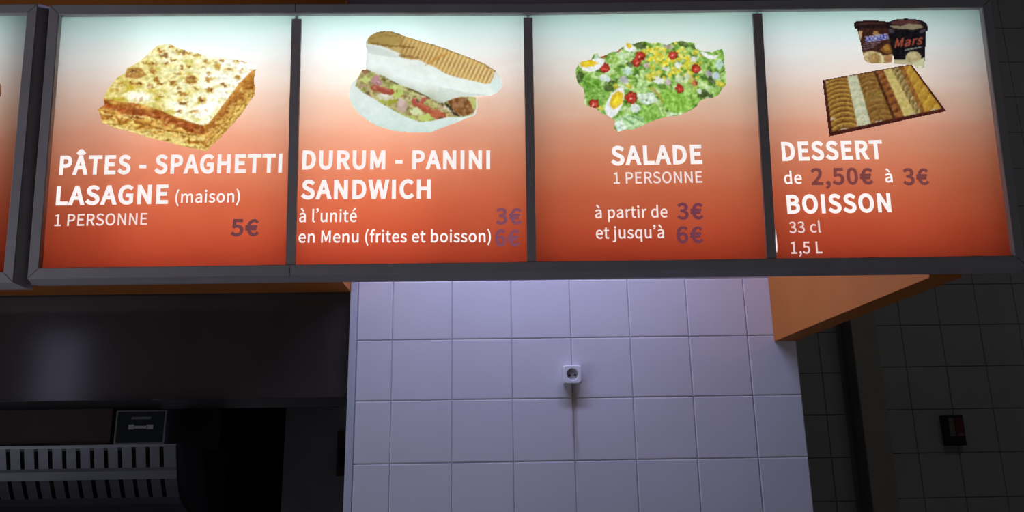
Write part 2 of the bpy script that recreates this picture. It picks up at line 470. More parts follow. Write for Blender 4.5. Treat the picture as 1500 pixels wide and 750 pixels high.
# ---- lettering: glyph outlines, cap height 1000
GLYPHS = {"(":[461,[326,-267,402,-233,305,-28,248,194,229,424,248,654,305,875,402,1080,326,1116,218,905,150,677,126,424,150,171,218,-57]],")":[461,[135,-267,243,-57,312,171,336,424,312,677,243,905,135,1116,57,1080,155,875,214,654,233,424,214,194,155,-28,57,-233]],",":[379,[102,-259,209,-191,277,-95,302,26,289,104,253,154,196,172,150,161,116,131,102,85,115,38,148,8,194,-3,209,-1,192,-77,145,-140,72,-186]],"-":[473,[63,334,412,334,412,430,63,430]],"0":[757,[379,-18,508,15,606,112,668,275,690,503,668,730,606,891,508,986,379,1018,250,986,152,891,90,730,68,503,90,275,152,112,250,15],[379,83,302,108,241,183,202,314,188,503,202,692,241,821,302,896,379,920,457,896,517,821,556,692,570,503,556,314,517,183,457,108]],"1":[757,[120,0,668,0,668,104,468,104,468,1000,372,1000,282,959,165,929,165,850,344,850,344,104,120,104]],"2":[757,[60,0,689,0,689,108,412,108,248,98,454,315,591,522,641,724,621,845,562,938,470,997,349,1018,234,1000,139,949,55,872,127,801,187,861,257,902,334,917,437,891,498,821,518,719,469,536,318,325,60,74]],"3":[757,[359,-18,485,2,587,58,656,147,681,267,652,388,576,473,469,521,469,528,563,580,624,660,647,768,625,874,564,952,472,1001,355,1018,248,1002,156,960,76,899,143,820,238,890,351,917,441,897,499,842,520,759,506,683,459,623,374,582,243,568,243,472,389,458,485,417,538,354,554,271,528,172,457,109,351,86,249,102,169,144,104,201,40,120,117,52,221,2]],"5":[757,[357,-18,479,5,584,72,657,179,685,325,661,468,596,567,500,625,383,644,303,633,233,604,259,894,636,894,636,1000,150,1000,117,533,184,491,264,535,351,550,460,523,532,445,558,322,529,196,453,115,345,86,242,102,162,142,100,196,37,115,115,51,220,2]],"6":[757,[411,-18,521,6,613,72,675,174,698,307,679,445,623,543,535,601,420,621,341,606,262,565,194,501,217,696,273,824,353,894,452,915,539,895,610,839,681,915,618,969,541,1005,446,1018,307,988,189,894,107,727,76,477,102,261,172,106,278,13],[196,401,265,475,334,516,400,528,500,501,560,424,580,307,557,188,497,109,411,80,302,118,230,226]],"A":[829,[5,0,132,0,229,306,595,306,690,0,824,0,484,1000,344,1000],[261,405,412,905,563,405]],"B":[896,[138,0,456,0,609,18,729,73,807,165,835,293,809,411,737,490,632,532,632,539,711,586,761,662,778,756,752,868,681,944,573,987,434,1000,138,1000],[263,576,263,900,417,900,548,885,627,833,653,739,629,652,551,595,412,576],[263,101,263,477,438,477,587,458,679,399,711,297,678,186,585,122,438,101]],"C":[870,[514,-18,634,-1,735,48,821,126,752,206,684,145,608,106,520,93,391,121,293,203,230,333,209,503,231,672,296,799,395,879,524,907,603,895,671,862,729,813,797,895,727,955,635,1000,523,1018,346,982,206,880,113,717,79,499,112,282,203,119,341,17]],"D":[939,[138,0,393,0,593,34,739,133,828,291,858,503,828,716,738,871,590,967,387,1000,138,1000],[263,104,263,898,377,898,531,872,641,796,707,672,729,503,707,334,641,209,531,131,377,104]],"E":[804,[138,0,729,0,729,108,263,108,263,472,643,472,643,580,263,580,263,894,714,894,714,1000,138,1000]],"G":[940,[531,-18,656,-3,760,38,839,98,839,518,510,518,510,413,723,413,723,151,645,108,543,93,400,121,296,203,231,333,209,503,232,672,299,799,404,879,542,907,631,894,701,861,757,813,825,895,756,953,661,999,538,1018,354,982,209,880,114,717,79,499,113,282,206,119,349,17]],"H":[993,[138,0,263,0,263,472,730,472,730,0,857,0,857,1000,730,1000,730,581,263,581,263,1000,138,1000]],"I":[400,[138,0,263,0,263,1000,138,1000]],"K":[881,[138,0,263,0,263,317,435,521,735,0,876,0,514,621,828,1000,685,1000,266,498,263,498,263,1000,138,1000]],"L":[741,[138,0,701,0,701,108,263,108,263,1000,138,1000]],"M":[1108,[138,0,251,0,251,815,510,101,595,101,853,815,853,0,970,0,970,1000,819,1000,555,256,289,1000,138,1000]],"N":[986,[138,0,256,0,256,805,719,0,849,0,849,1000,729,1000,729,195,266,1000,138,1000]],"O":[1012,[506,-18,679,19,814,123,902,287,933,503,902,719,814,881,679,982,506,1018,334,982,198,881,111,719,79,503,111,287,198,123,334,19],[506,93,384,122,290,204,230,334,209,503,230,672,290,799,384,879,506,907,629,879,722,799,782,672,804,503,782,334,722,204,629,122]],"P":[864,[138,0,263,0,263,398,428,398,579,417,695,473,770,569,797,707,770,845,694,935,576,985,423,1000,138,1000],[263,501,263,898,407,898,522,888,605,857,655,798,671,707,643,590,557,522,412,501]],"R":[866,[263,525,263,898,431,898,564,881,646,825,674,720,646,612,564,547,431,525],[686,0,828,0,574,438,693,491,771,585,799,720,773,852,701,938,591,985,450,1000,138,1000,138,0,263,0,263,424,443,424]],"S":[813,[415,-18,556,4,663,65,731,155,754,266,727,390,653,475,548,533,407,595,329,631,266,683,240,763,263,840,328,889,427,907,553,882,655,814,720,895,640,959,540,1002,427,1018,301,998,201,943,136,859,112,753,144,630,221,548,315,497,458,434,544,392,604,338,626,255,601,170,529,113,416,93,314,108,220,151,141,217,65,130,163,51,280,0]],"T":[817,[345,0,472,0,472,894,775,894,775,1000,42,1000,42,894,345,894]],"U":[984,[492,-18,634,4,748,77,824,210,851,412,851,1000,730,1000,730,409,711,259,661,161,585,108,492,93,401,108,327,161,277,259,259,409,259,1000,134,1000,134,412,161,210,236,77,350,4]],"W":[1198,[247,0,397,0,599,831,802,0,955,0,1161,1000,1041,1000,874,131,660,1000,544,1000,333,131,165,1000,35,1000]],"a":[768,[296,-18,385,-3,467,35,542,89,546,89,557,0,659,0,659,456,644,581,599,677,519,738,402,760,289,744,190,708,112,663,160,577,261,631,382,656,476,629,522,560,535,469,331,434,189,378,107,299,80,192,109,78,185,7],[332,83,265,95,218,133,201,201,232,285,337,346,535,386,535,180,433,108]],"b":[843,[452,-18,573,9,676,87,747,212,774,382,754,538,698,657,605,733,479,760,357,730,246,656,251,789,251,1086,126,1086,126,0,225,0,236,76,241,76,345,7],[431,87,347,104,251,164,251,554,352,629,447,655,561,620,625,525,644,381,616,223,541,123]],"c":[696,[417,-18,546,7,658,75,603,160,524,107,428,86,308,122,228,220,199,370,230,519,312,619,432,655,512,637,580,591,643,673,585,716,514,748,427,760,291,734,177,657,100,535,71,370,97,206,171,84,280,8]],"d":[846,[378,-18,463,-3,539,35,603,87,607,87,618,0,720,0,720,1086,595,1086,595,801,602,674,505,737,393,760,271,733,169,655,99,532,72,370,94,205,156,83,252,8],[405,87,295,121,225,218,201,371,230,520,306,619,415,655,505,637,595,577,595,188,503,112]],"e":[756,[426,-18,560,4,668,57,625,141,538,97,439,82,315,114,230,204,194,341,693,341,698,412,679,556,622,665,529,735,402,760,279,733,173,655,99,533,71,370,99,206,174,84,287,8],[192,430,231,555,307,633,405,660,504,634,567,556,589,430]],"f":[443,[45,640,146,640,146,0,270,0,270,640,427,640,427,741,270,741,270,858,282,938,316,987,375,1004,416,999,458,984,486,1080,428,1097,362,1104,240,1074,169,989,146,859,146,741,45,734]],"i":[375,[126,0,251,0,251,741,126,741],[188,894,232,904,261,933,271,977,248,1035,188,1057,129,1035,106,977,117,933,145,904]],"j":[375,[48,-330,166,-300,231,-216,251,-85,251,741,127,741,127,-85,120,-162,92,-213,35,-231,-3,-226,-35,-217,-60,-311,-13,-325],[188,894,231,904,261,933,271,977,248,1035,188,1057,128,1035,105,977,116,933,145,904]],"l":[387,[256,-18,299,-14,329,-7,311,89,285,86,261,98,251,139,251,1086,126,1086,126,147,139,58,181,2]],"m":[1263,[126,0,251,0,251,538,348,623,437,651,514,630,560,566,574,453,574,0,698,0,698,538,797,623,885,651,963,630,1008,566,1023,453,1023,0,1147,0,1147,469,1134,594,1092,685,1022,741,924,760,837,742,756,692,678,618,637,694,571,743,473,760,389,743,312,697,243,633,240,633,228,741,126,741]],"n":[832,[126,0,251,0,251,538,319,600,383,638,453,651,533,630,579,566,593,453,593,0,718,0,718,469,704,594,663,685,592,741,491,760,397,743,316,697,243,633,240,633,228,741,126,741]],"o":[827,[413,-18,543,8,653,84,728,206,756,370,728,535,653,657,543,734,413,760,283,734,174,657,99,535,71,370,99,206,174,84,283,8],[413,86,301,122,226,220,199,370,226,519,301,619,413,655,526,619,602,519,629,370,602,220,526,122]],"p":[846,[126,-312,251,-312,251,-61,247,68,349,4,452,-18,573,9,676,87,747,212,774,382,754,538,698,657,605,733,479,760,354,728,243,655,240,655,228,741,126,741],[431,87,347,104,251,164,251,554,353,629,447,655,561,620,625,525,644,381,616,223,541,123]],"q":[846,[595,-312,720,-312,720,741,621,741,608,671,606,671,508,737,393,760,271,733,169,655,99,532,72,370,94,205,156,83,252,8,378,-18,461,-4,536,33,602,86,595,-49],[405,87,295,121,225,218,201,371,230,520,306,619,415,655,505,637,595,577,595,188,503,112]],"r":[529,[126,0,251,0,251,476,307,576,372,631,437,648,475,645,509,636,532,744,496,756,453,760,374,741,302,688,243,606,240,606,228,741,126,741]],"s":[638,[319,-18,467,13,557,92,588,202,554,314,469,382,363,427,285,459,226,498,203,555,218,609,264,648,341,663,431,644,509,598,569,675,468,735,340,760,201,731,115,656,85,550,117,446,198,380,300,336,380,303,444,258,469,195,453,137,405,95,323,79,205,104,104,168,44,85,123,32,217,-4]],"t":[514,[357,-18,428,-9,495,10,471,104,429,89,386,83,318,100,282,148,271,225,271,640,473,640,473,741,271,741,271,950,168,950,154,741,37,734,37,640,147,640,147,229,158,128,194,50,258,0]],"u":[828,[342,-18,435,-1,515,46,587,116,591,116,600,0,704,0,704,741,580,741,580,216,513,144,449,103,379,90,300,110,254,174,240,286,240,741,115,741,115,271,128,146,170,56,241,1]],"Â":[829,[243,1150,411,1292,416,1292,584,1150,638,1191,479,1363,348,1363,188,1191],[5,0,132,0,229,306,595,306,690,0,824,0,484,1000,344,1000],[261,405,412,905,563,405]],"à":[768,[296,-18,385,-3,467,35,542,89,546,89,557,0,659,0,659,456,644,581,599,677,519,738,402,760,289,744,190,708,112,663,160,577,261,631,382,656,476,629,522,560,535,469,331,434,189,378,107,299,80,192,109,78,185,7],[332,83,265,95,218,133,201,201,232,285,337,346,535,386,535,180,433,108],[430,873,494,936,277,1190,191,1108]],"é":[756,[426,-18,560,4,668,57,625,141,538,97,439,82,315,114,230,204,194,341,693,341,698,412,679,556,622,665,529,735,402,760,279,733,173,655,99,533,71,370,99,206,174,84,287,8],[192,430,231,555,307,633,405,660,504,634,567,556,589,430],[381,873,618,1108,532,1190,317,936]],"’":[321,[61,817,90,765,173,823,236,909,261,1020,246,1087,207,1133,153,1150,102,1137,71,1104,60,1061,71,1017,101,986,146,974,167,977,183,985,168,923,126,864]],"€":[757,[34,533,126,533,124,486,126,430,34,424,34,357,134,357,177,199,254,81,358,8,486,-18,588,-1,675,47,748,124,675,190,621,131,562,95,494,83,384,116,306,211,261,357,588,357,588,431,252,431,251,488,252,533,648,533,648,608,259,608,304,760,386,857,503,891,590,866,660,801,733,870,671,932,594,974,506,990,369,964,258,889,178,769,132,608,34,600]]," ":[305]}


def bolden(poly, w):
    p = np.array(poly, float).reshape(-1, 2)
    a, c = np.roll(p, 1, 0), np.roll(p, -1, 0)
    e1, e2 = p - a, c - p
    e1 /= np.linalg.norm(e1, axis=1)[:, None] + 1e-9
    e2 /= np.linalg.norm(e2, axis=1)[:, None] + 1e-9
    n1 = np.stack([e1[:, 1], -e1[:, 0]], 1)
    n2 = np.stack([e2[:, 1], -e2[:, 0]], 1)
    k = n1 + n2
    turn = (e1[:, 0] * e2[:, 1] - e1[:, 1] * e2[:, 0]) * ORIENT
    den = (k * n1).sum(1)
    den = np.where(turn > 0, np.maximum(den, 0.45), np.maximum(den, 0.06))
    return p + k / den[:, None] * w * ORIENT


def _area(p):
    p = np.array(p, float).reshape(-1, 2)
    x, y = p[:, 0], p[:, 1]
    return 0.5 * float((x * np.roll(y, -1) - np.roll(x, -1) * y).sum())


ORIENT = 1.0 if _area(GLYPHS['I'][1]) > 0 else -1.0


def layout(text, bold, track=0.0):
    """outlines of a line of text in glyph units and its width"""
    x = 0.0
    polys = []
    lo, hi = 1e9, -1e9
    for ch in text:
        g = GLYPHS[ch]
        for s in g[1:]:
            p = bolden(s, bold) + np.array([x + bold, 0.0])
            polys.append(p)
            lo, hi = min(lo, p[:, 0].min()), max(hi, p[:, 0].max())
        x += g[0] + 2 * bold + track
    return polys, lo, hi


def fill(polys, name):
    cu = bpy.data.curves.new(name, 'CURVE')
    cu.dimensions = '2D'
    cu.fill_mode = 'BOTH'
    for p in polys:
        s = cu.splines.new('POLY')
        s.points.add(len(p) - 1)
        s.points.foreach_set('co', np.column_stack([p / 1000.0, np.zeros(len(p)), np.ones(len(p))]).ravel())
        s.use_cyclic_u = True
    o = bpy.data.objects.new(name, cu)
    COL.objects.link(o)
    dg = bpy.context.evaluated_depsgraph_get()
    me = bpy.data.meshes.new_from_object(o.evaluated_get(dg))
    bpy.data.objects.remove(o)
    bpy.data.curves.remove(cu)
    return me


LETTER_D = 0.0012


def lettering(name, text, x0, y0, x1, y1, cap, m, parent, bold=0.0, track=0.0):
    """a printed line from (x0, y0) to (x1, y1) on the panel, letters `cap` tall"""
    polys, lo, hi = layout(text, bold, track)
    me = fill(polys, name)
    me.name = name
    a, b = np.array(on_sign(x0, y0, LETTER_D)), np.array(on_sign(x1, y1, LETTER_D))
    xm, ym = (x0 + x1) / 2, (y0 + y1) / 2
    h = np.linalg.norm(np.array(on_sign(xm, ym - cap, LETTER_D)) - np.array(on_sign(xm, ym, LETTER_D)))
    e = (b - a) / np.linalg.norm(b - a)
    up = np.array([-e[1], e[0]])
    sx = np.linalg.norm(b - a) / ((hi - lo) / 1000.0)
    n = len(me.vertices)
    co = np.empty(n * 3)
    me.vertices.foreach_get('co', co)
    co = co.reshape(-1, 3)
    uv = a + np.outer((co[:, 0] - lo / 1000.0) * sx, e) + np.outer(co[:, 1] * h, up)
    me.vertices.foreach_set('co', np.column_stack([uv[:, 0], np.full(n, -LETTER_D), uv[:, 1]]).ravel())
    me.update()
    me.materials.clear()
    return link(name, me, m, parent)


# ---- printed pictures: painted as coloured mesh, one vertex per dot of the print
def vnoise(X, Y, scale, seed, stretch=1.0):
    rs = np.random.RandomState(seed)
    g = rs.rand(96, 96)
    x, y = X / scale / stretch + 40.3, Y / scale + 41.7
    xi, yi = np.floor(x).astype(int), np.floor(y).astype(int)
    fx, fy = x - xi, y - yi
    fx, fy = fx * fx * (3 - 2 * fx), fy * fy * (3 - 2 * fy)
    q = lambda a, b: g[a % 96, b % 96]
    return (q(yi, xi) * (1 - fx) + q(yi, xi + 1) * fx) * (1 - fy) + (q(yi + 1, xi) * (1 - fx) + q(yi + 1, xi + 1) * fx) * fy


class Print:
    def __init__(self, x0, y0, x1, y1, ox=0.0, oy=0.0, s=1.0):
        self.x = np.arange(x0, x1 + 1.0)
        self.y = np.arange(y0, y1 + 1.0)
        self.X, self.Y = np.meshgrid(self.x, self.y)
        self.rgb = np.zeros(self.X.shape + (3,))
        self.a = np.zeros(self.X.shape, bool)
        self.ox, self.oy, self.s = ox, oy, s          # drawing units -> sheet
        self.warp = 0.0
        self.wx = vnoise(self.X, self.Y, 3.6, 71) + 0.6 * vnoise(self.X, self.Y, 1.9, 73) - 0.8
        self.wy = vnoise(self.X, self.Y, 3.6, 72) + 0.6 * vnoise(self.X, self.Y, 1.9, 74) - 0.8

    def P(self, pts):
        return np.array([(self.ox + x / self.s, self.oy + y / self.s) for x, y in pts])

    def mask(self, pts, raw=False):
        p = np.array(pts) if raw else self.P(pts)
        m = np.zeros(self.X.shape, bool)
        for (xa, ya), (xb, yb) in zip(p, np.roll(p, -1, 0)):
            if ya == yb:
                continue
            c = (self.Y >= min(ya, yb)) & (self.Y < max(ya, yb))
            m ^= c & (self.X < xa + (self.Y - ya) * (xb - xa) / (yb - ya))
        return m

    def emask(self, cx, cy, rx, ry, rot=0.0, warp=None):
        (cx, cy), = self.P([(cx, cy)])
        rx, ry = rx / self.s, ry / self.s
        c, s = math.cos(math.radians(rot)), math.sin(math.radians(rot))
        wp = self.warp if warp is None else warp
        dx, dy = self.X + self.wx * wp - cx, self.Y + self.wy * wp - cy
        return ((dx * c + dy * s) / rx) ** 2 + ((-dx * s + dy * c) / ry) ** 2 < 1.0

    def put(self, m, col, alpha=1.0, solid=True, clip=None):
        if clip is not None:
            m = m & clip
        col = np.asarray(col, float)
        if col.ndim == 1:
            self.rgb[m] = self.rgb[m] * (1 - alpha) + col * alpha
        else:
            self.rgb[m] = self.rgb[m] * (1 - alpha) + col[m] * alpha
        if solid:
            self.a |= m

    def ramp(self, t, stops):
        xs = [q[0] for q in stops]
        return np.stack([np.interp(t, xs, [q[1][k] for q in stops]) for k in range(3)], -1)

    def stroke(self, pts, w, col, alpha=1.0, clip=None, solid=False):
        p = self.P(pts)
        w = w / self.s
        m = np.zeros(self.X.shape, bool)
        for (xa, ya), (xb, yb) in zip(p, p[1:]):
            dx, dy = xb - xa, yb - ya
            L = dx * dx + dy * dy + 1e-9
            t = np.clip(((self.X - xa) * dx + (self.Y - ya) * dy) / L, 0, 1)
            m |= (self.X + self.wx * self.warp * 0.6 - xa - t * dx) ** 2 + (self.Y + self.wy * self.warp * 0.6 - ya - t * dy) ** 2 < (w / 2) ** 2
        self.put(m, col, alpha, solid, clip)

    def text(self, txt, x0, y0, x1, y1, cap, col, bold=0.0, slant=0.0):
        polys, lo, hi = layout(txt, bold)
        L = math.hypot(x1 - x0, y1 - y0)
        ex, ey = (x1 - x0) / L, (y1 - y0) / L
        m = np.zeros(self.X.shape, bool)
        for p in polys:
            q = [(x0 + ex * ((a - lo) / (hi - lo) * L + slant * b / 1000 * cap) + ey * b / 1000 * cap,
                  y0 + ey * ((a - lo) / (hi - lo) * L) - ex * b / 1000 * cap) for a, b in p]
            m ^= self.mask(q, True)
        self.put(m, col, solid=False)

    def build(self, name, parent, blur=1, gain=1.0, d=0.0006, contrast=1.0, texture=12.0):
        grain = vnoise(self.X, self.Y, 1.7, 61) + vnoise(self.X, self.Y, 3.1, 62) - 1.0
        c = np.clip((self.rgb - 128) * contrast + 128 + grain[..., None] * np.array([1.0, 0.95, 0.8]) * texture, 0, 255)
        w = self.a.astype(float)
        for _ in range(blur):
            num = c * w[..., None] * 2
            den = w * 2
            for ax in (0, 1):
                for sh in (1, -1):
                    num = num + np.roll(c * w[..., None], sh, ax)
                    den = den + np.roll(w, sh, ax)
            c = num / np.maximum(den, 1e-6)[..., None]
        H, W = self.a.shape
        quad = self.a[:-1, :-1] & self.a[1:, :-1] & self.a[:-1, 1:] & self.a[1:, 1:]
        idx = np.arange(H * W).reshape(H, W)
        jj, ii = np.nonzero(quad)
        faces = np.stack([idx[jj + 1, ii], idx[jj + 1, ii + 1], idx[jj, ii + 1], idx[jj, ii]], 1)
        used, inv = np.unique(faces, return_inverse=True)
        faces = inv.reshape(-1, 4)
        px, py = self.X.ravel()[used], self.Y.ravel()[used]
        wd = ((px - 750.0) / F)[:, None] * R[0] + ((375.0 - py) / F)[:, None] * R[1] + R[2]
        p0 = S0 - EY * d
        t = ((p0 - EYE) @ EY) / (wd @ EY)
        P = EYE + wd * t[:, None] - p0
        co = np.column_stack([P @ EX, np.full(len(used), -d), P @ EZ])
        me = bpy.data.meshes.new(name)
        me.vertices.add(len(used))
        me.vertices.foreach_set('co', co.ravel())
        nf = len(faces)
        me.loops.add(nf * 4)
        me.loops.foreach_set('vertex_index', faces.ravel().astype(np.int32))
        me.polygons.add(nf)
        me.polygons.foreach_set('loop_start', np.arange(0, nf * 4, 4, dtype=np.int32))
        me.update(calc_edges=True)
        at = me.color_attributes.new('print', 'FLOAT_COLOR', 'POINT')
        col = lin(c.reshape(-1, 3)[used] * gain)
        at.data.foreach_set('color', np.column_stack([col, np.ones(len(used))]).ravel())
        return link(name, me, M_picture, parent)


def paint_lasagne(parent):
    p = Print(134, 56, 384, 228, 120, 50, 4.168)
    p.warp = 5.0
    top = [(130, 388), (160, 330), (215, 262), (262, 240), (275, 205), (350, 165), (400, 120), (450, 72), (500, 58), (545, 60), (580, 82), (650, 100),
           (720, 118), (820, 140), (900, 150), (1000, 165), (1050, 178), (1063, 205), (1020, 240), (960, 300), (925, 350), (870, 420), (820, 490), (770, 548), (742, 556),
           (690, 545), (620, 520), (545, 495), (480, 465), (400, 438), (320, 420), (230, 412)]
    sideL = [(130, 385), (135, 430), (90, 462), (112, 498), (120, 540), (200, 575), (300, 600), (430, 640), (500, 655), (620, 690), (762, 716), (760, 540), (600, 480), (400, 400)]
    sideR = [(760, 716), (850, 630), (960, 510), (1055, 375), (1060, 330), (1050, 290), (1064, 215), (1000, 225), (900, 340), (742, 540)]
    mL, mR, mT = p.mask(sideL), p.mask(sideR), p.mask(top)
    cx, cy = (p.X - 120) * 4.168, (p.Y - 50) * 4.168
    n1, n2, n3 = vnoise(cx, cy, 26, 1, 2.0), vnoise(cx, cy, 11, 2, 1.5), vnoise(cx, cy, 60, 3)
    # left face: meat and pasta layers between its upper and lower edge
    up = np.interp(cx, [90, 130, 230, 320, 480, 620, 745], [440, 388, 412, 420, 465, 520, 556])
    lo = np.interp(cx, [90, 120, 300, 500, 762], [480, 540, 602, 655, 718])
    t = (cy - up) / np.maximum(lo - up, 1) + (n1 - 0.5) * 0.26 + (n2 - 0.5) * 0.12
    cl = p.ramp(t, [(0.0, (214, 170, 90)), (0.06, (165, 105, 52)), (0.22, (150, 84, 44)), (0.38, (178, 112, 62)), (0.47, (222, 190, 106)), (0.54, (190, 142, 70)),
                    (0.62, (160, 104, 48)), (0.72, (196, 152, 76)), (0.80, (226, 204, 122)), (0.86, (168, 128, 62)), (0.92, (222, 204, 130)), (1.0, (214, 186, 118))])
    cl = cl + ((n2 - 0.5) * 62)[..., None] * np.array([1, 0.9, 0.6])
    p.put(mL, cl)
    rs = random.Random(5)
    for k in range(46):
        x = rs.uniform(140, 740)
        u, l = np.interp(x, [130, 320, 480, 620, 745], [388, 420, 465, 520, 556]), np.interp(x, [90, 120, 300, 500, 762], [480, 540, 602, 655, 718])
        y = u + rs.uniform(0.1, 0.5) * (l - u)
        p.put(p.emask(x, y, rs.uniform(8, 20), rs.uniform(6, 12), 20), rs.choice([(132, 66, 34), (176, 96, 52), (122, 72, 36), (196, 140, 84), (160, 74, 40)]), 0.6, clip=mL)
    for pts in ([(95, 470), (200, 500), (330, 520)], [(250, 492), (340, 500), (440, 520)], [(120, 540), (300, 590), (440, 632)], [(440, 620), (560, 640), (740, 640)], [(420, 580), (600, 612), (760, 640)], [(540, 655), (700, 690), (770, 700)]):
        p.stroke(pts, 11, (232, 214, 140), 0.8, clip=mL)
    for pts in ([(110, 490), (170, 515), (240, 520)], [(160, 548), (240, 552)], [(330, 540), (420, 560)], [(480, 580), (700, 620)], [(690, 690), (760, 700)]):
        p.stroke(pts, 10, (136, 98, 44), 0.7, clip=mL)
    # right face
    s = (cx * 0.72 + cy * 0.69)
    tr = (s - np.interp(cx, [742, 1064], [920, 915])) / 150.0 + (n2 - 0.5) * 0.3
    cr = p.ramp(tr, [(0, (196, 142, 72)), (0.25, (162, 108, 50)), (0.45, (206, 166, 92)), (0.6, (168, 118, 54)), (0.75, (216, 182, 104)), (0.88, (176, 132, 62)), (1.0, (226, 198, 122))])
    p.put(mR, cr + ((n2 - 0.5) * 56)[..., None] * np.array([1, 0.9, 0.6]))
    for k in range(30):
        f, g = rs.random(), rs.uniform(0.1, 0.8)
        x, y = 770 + f * 285, 560 - f * 330 + g * 130
        p.put(p.emask(x, y, rs.uniform(9, 17), rs.uniform(6, 12), -50), rs.choice([(140, 90, 40), (222, 192, 118), (150, 84, 44), (190, 130, 72)]), 0.65, clip=mR)
    for o in (0, 30, 58):
        p.stroke([(770, 640 + o), (900, 520 + o * 0.9), (1052, 330 + o * 0.7)], 8, (232, 206, 126), 0.75, clip=mR)
        p.stroke([(770, 655 + o), (900, 535 + o * 0.9), (1052, 342 + o * 0.7)], 7, (150, 110, 48), 0.6, clip=mR)
    # browned cheese top
    w = np.clip((cx - cy * 0.2 - 250) / 620.0, 0, 1)
    ct = p.ramp(w + (n3 - 0.5) * 0.5, [(0, (214, 200, 128)), (0.3, (230, 222, 160)), (0.6, (244, 242, 206)), (1, (252, 253, 240))])
    ct = ct + ((n2 - 0.5) * 40)[..., None] * np.array([1, 0.95, 1.3]) - (np.clip(n1 - 0.55, 0, 1) * 190)[..., None] * np.array([0.35, 0.45, 0.9])
    p.put(mT, ct)
    p.put(p.emask(350, 385, 100, 40, 8), (246, 244, 216), 0.6, clip=mT)
    p.put(p.emask(345, 380, 66, 24, 8), (254, 254, 248), 0.7, clip=mT)
    p.put(p.emask(760, 450, 90, 42, -35), (255, 255, 252), 0.75, clip=mT)
    p.put(p.emask(580, 440, 60, 26, 10), (250, 250, 236), 0.7, clip=mT)
    p.put(p.emask(1035, 190, 40, 22, 20), (253, 254, 252), 0.9, clip=mT)
    p.put(p.mask([(275, 210), (360, 205), (395, 250), (340, 275), (262, 262)]), (160, 110, 60), 0.8, clip=mT)
    spots = [(420, 180, 40, 15), (395, 175, 30, 10), (500, 130, 38, 14), (550, 72, 20, 9), (480, 100, 30, 10), (610, 110, 36, 14), (650, 118, 20, 10), (555, 155, 18, 10), (505, 180, 26, 10), (430, 225, 20, 16),
             (320, 225, 50, 14), (340, 305, 40, 14), (300, 300, 14, 14), (455, 272, 20, 18), (480, 300, 30, 12), (550, 295, 26, 16), (580, 240, 24, 10), (655, 195, 18, 10), (610, 205, 18, 9), (665, 278, 44, 30),
             (770, 275, 24, 16), (700, 130, 26, 10), (825, 195, 24, 18), (850, 155, 20, 7), (960, 160, 50, 7), (770, 240, 20, 8), (610, 365, 40, 16), (780, 340, 26, 16), (730, 405, 34, 16), (620, 420, 30, 12),
             (680, 470, 28, 9), (870, 310, 24, 14), (950, 265, 26, 16), (590, 470, 24, 9), (420, 320, 36, 9), (480, 375, 30, 7), (690, 330, 16, 7), (900, 210, 24, 9), (240, 300, 24, 10), (200, 345, 26, 8), (590, 330, 20, 8), (750, 165, 20, 8)]
    for x, y, rx, ry in spots:
        p.put(p.emask(x + 2, y + 2, rx, ry * 1.15, 8), (202, 170, 88), 0.65, clip=mT)
        p.put(p.emask(x, y, rx * 0.72, ry * 0.8, 10), rs.choice([(150, 104, 58), (168, 118, 66), (140, 100, 64), (176, 136, 74)]), 0.85, clip=mT)
        if rs.random() < 0.5:
            p.put(p.emask(x + 4, y + 2, rx * 0.35, ry * 0.45), (104, 72, 50), 0.8, clip=mT)
    for k in range(190):
        x, y = rs.uniform(150, 1040), rs.uniform(80, 540)
        p.put(p.emask(x, y, rs.uniform(7, 16), rs.uniform(4, 8), 10), rs.choice([(214, 190, 104), (196, 158, 88), (250, 250, 226), (228, 222, 120), (180, 140, 80)]), 0.6, clip=mT)
    return p.build('food_picture', parent, contrast=1.10, texture=34.0, gain=1.02)


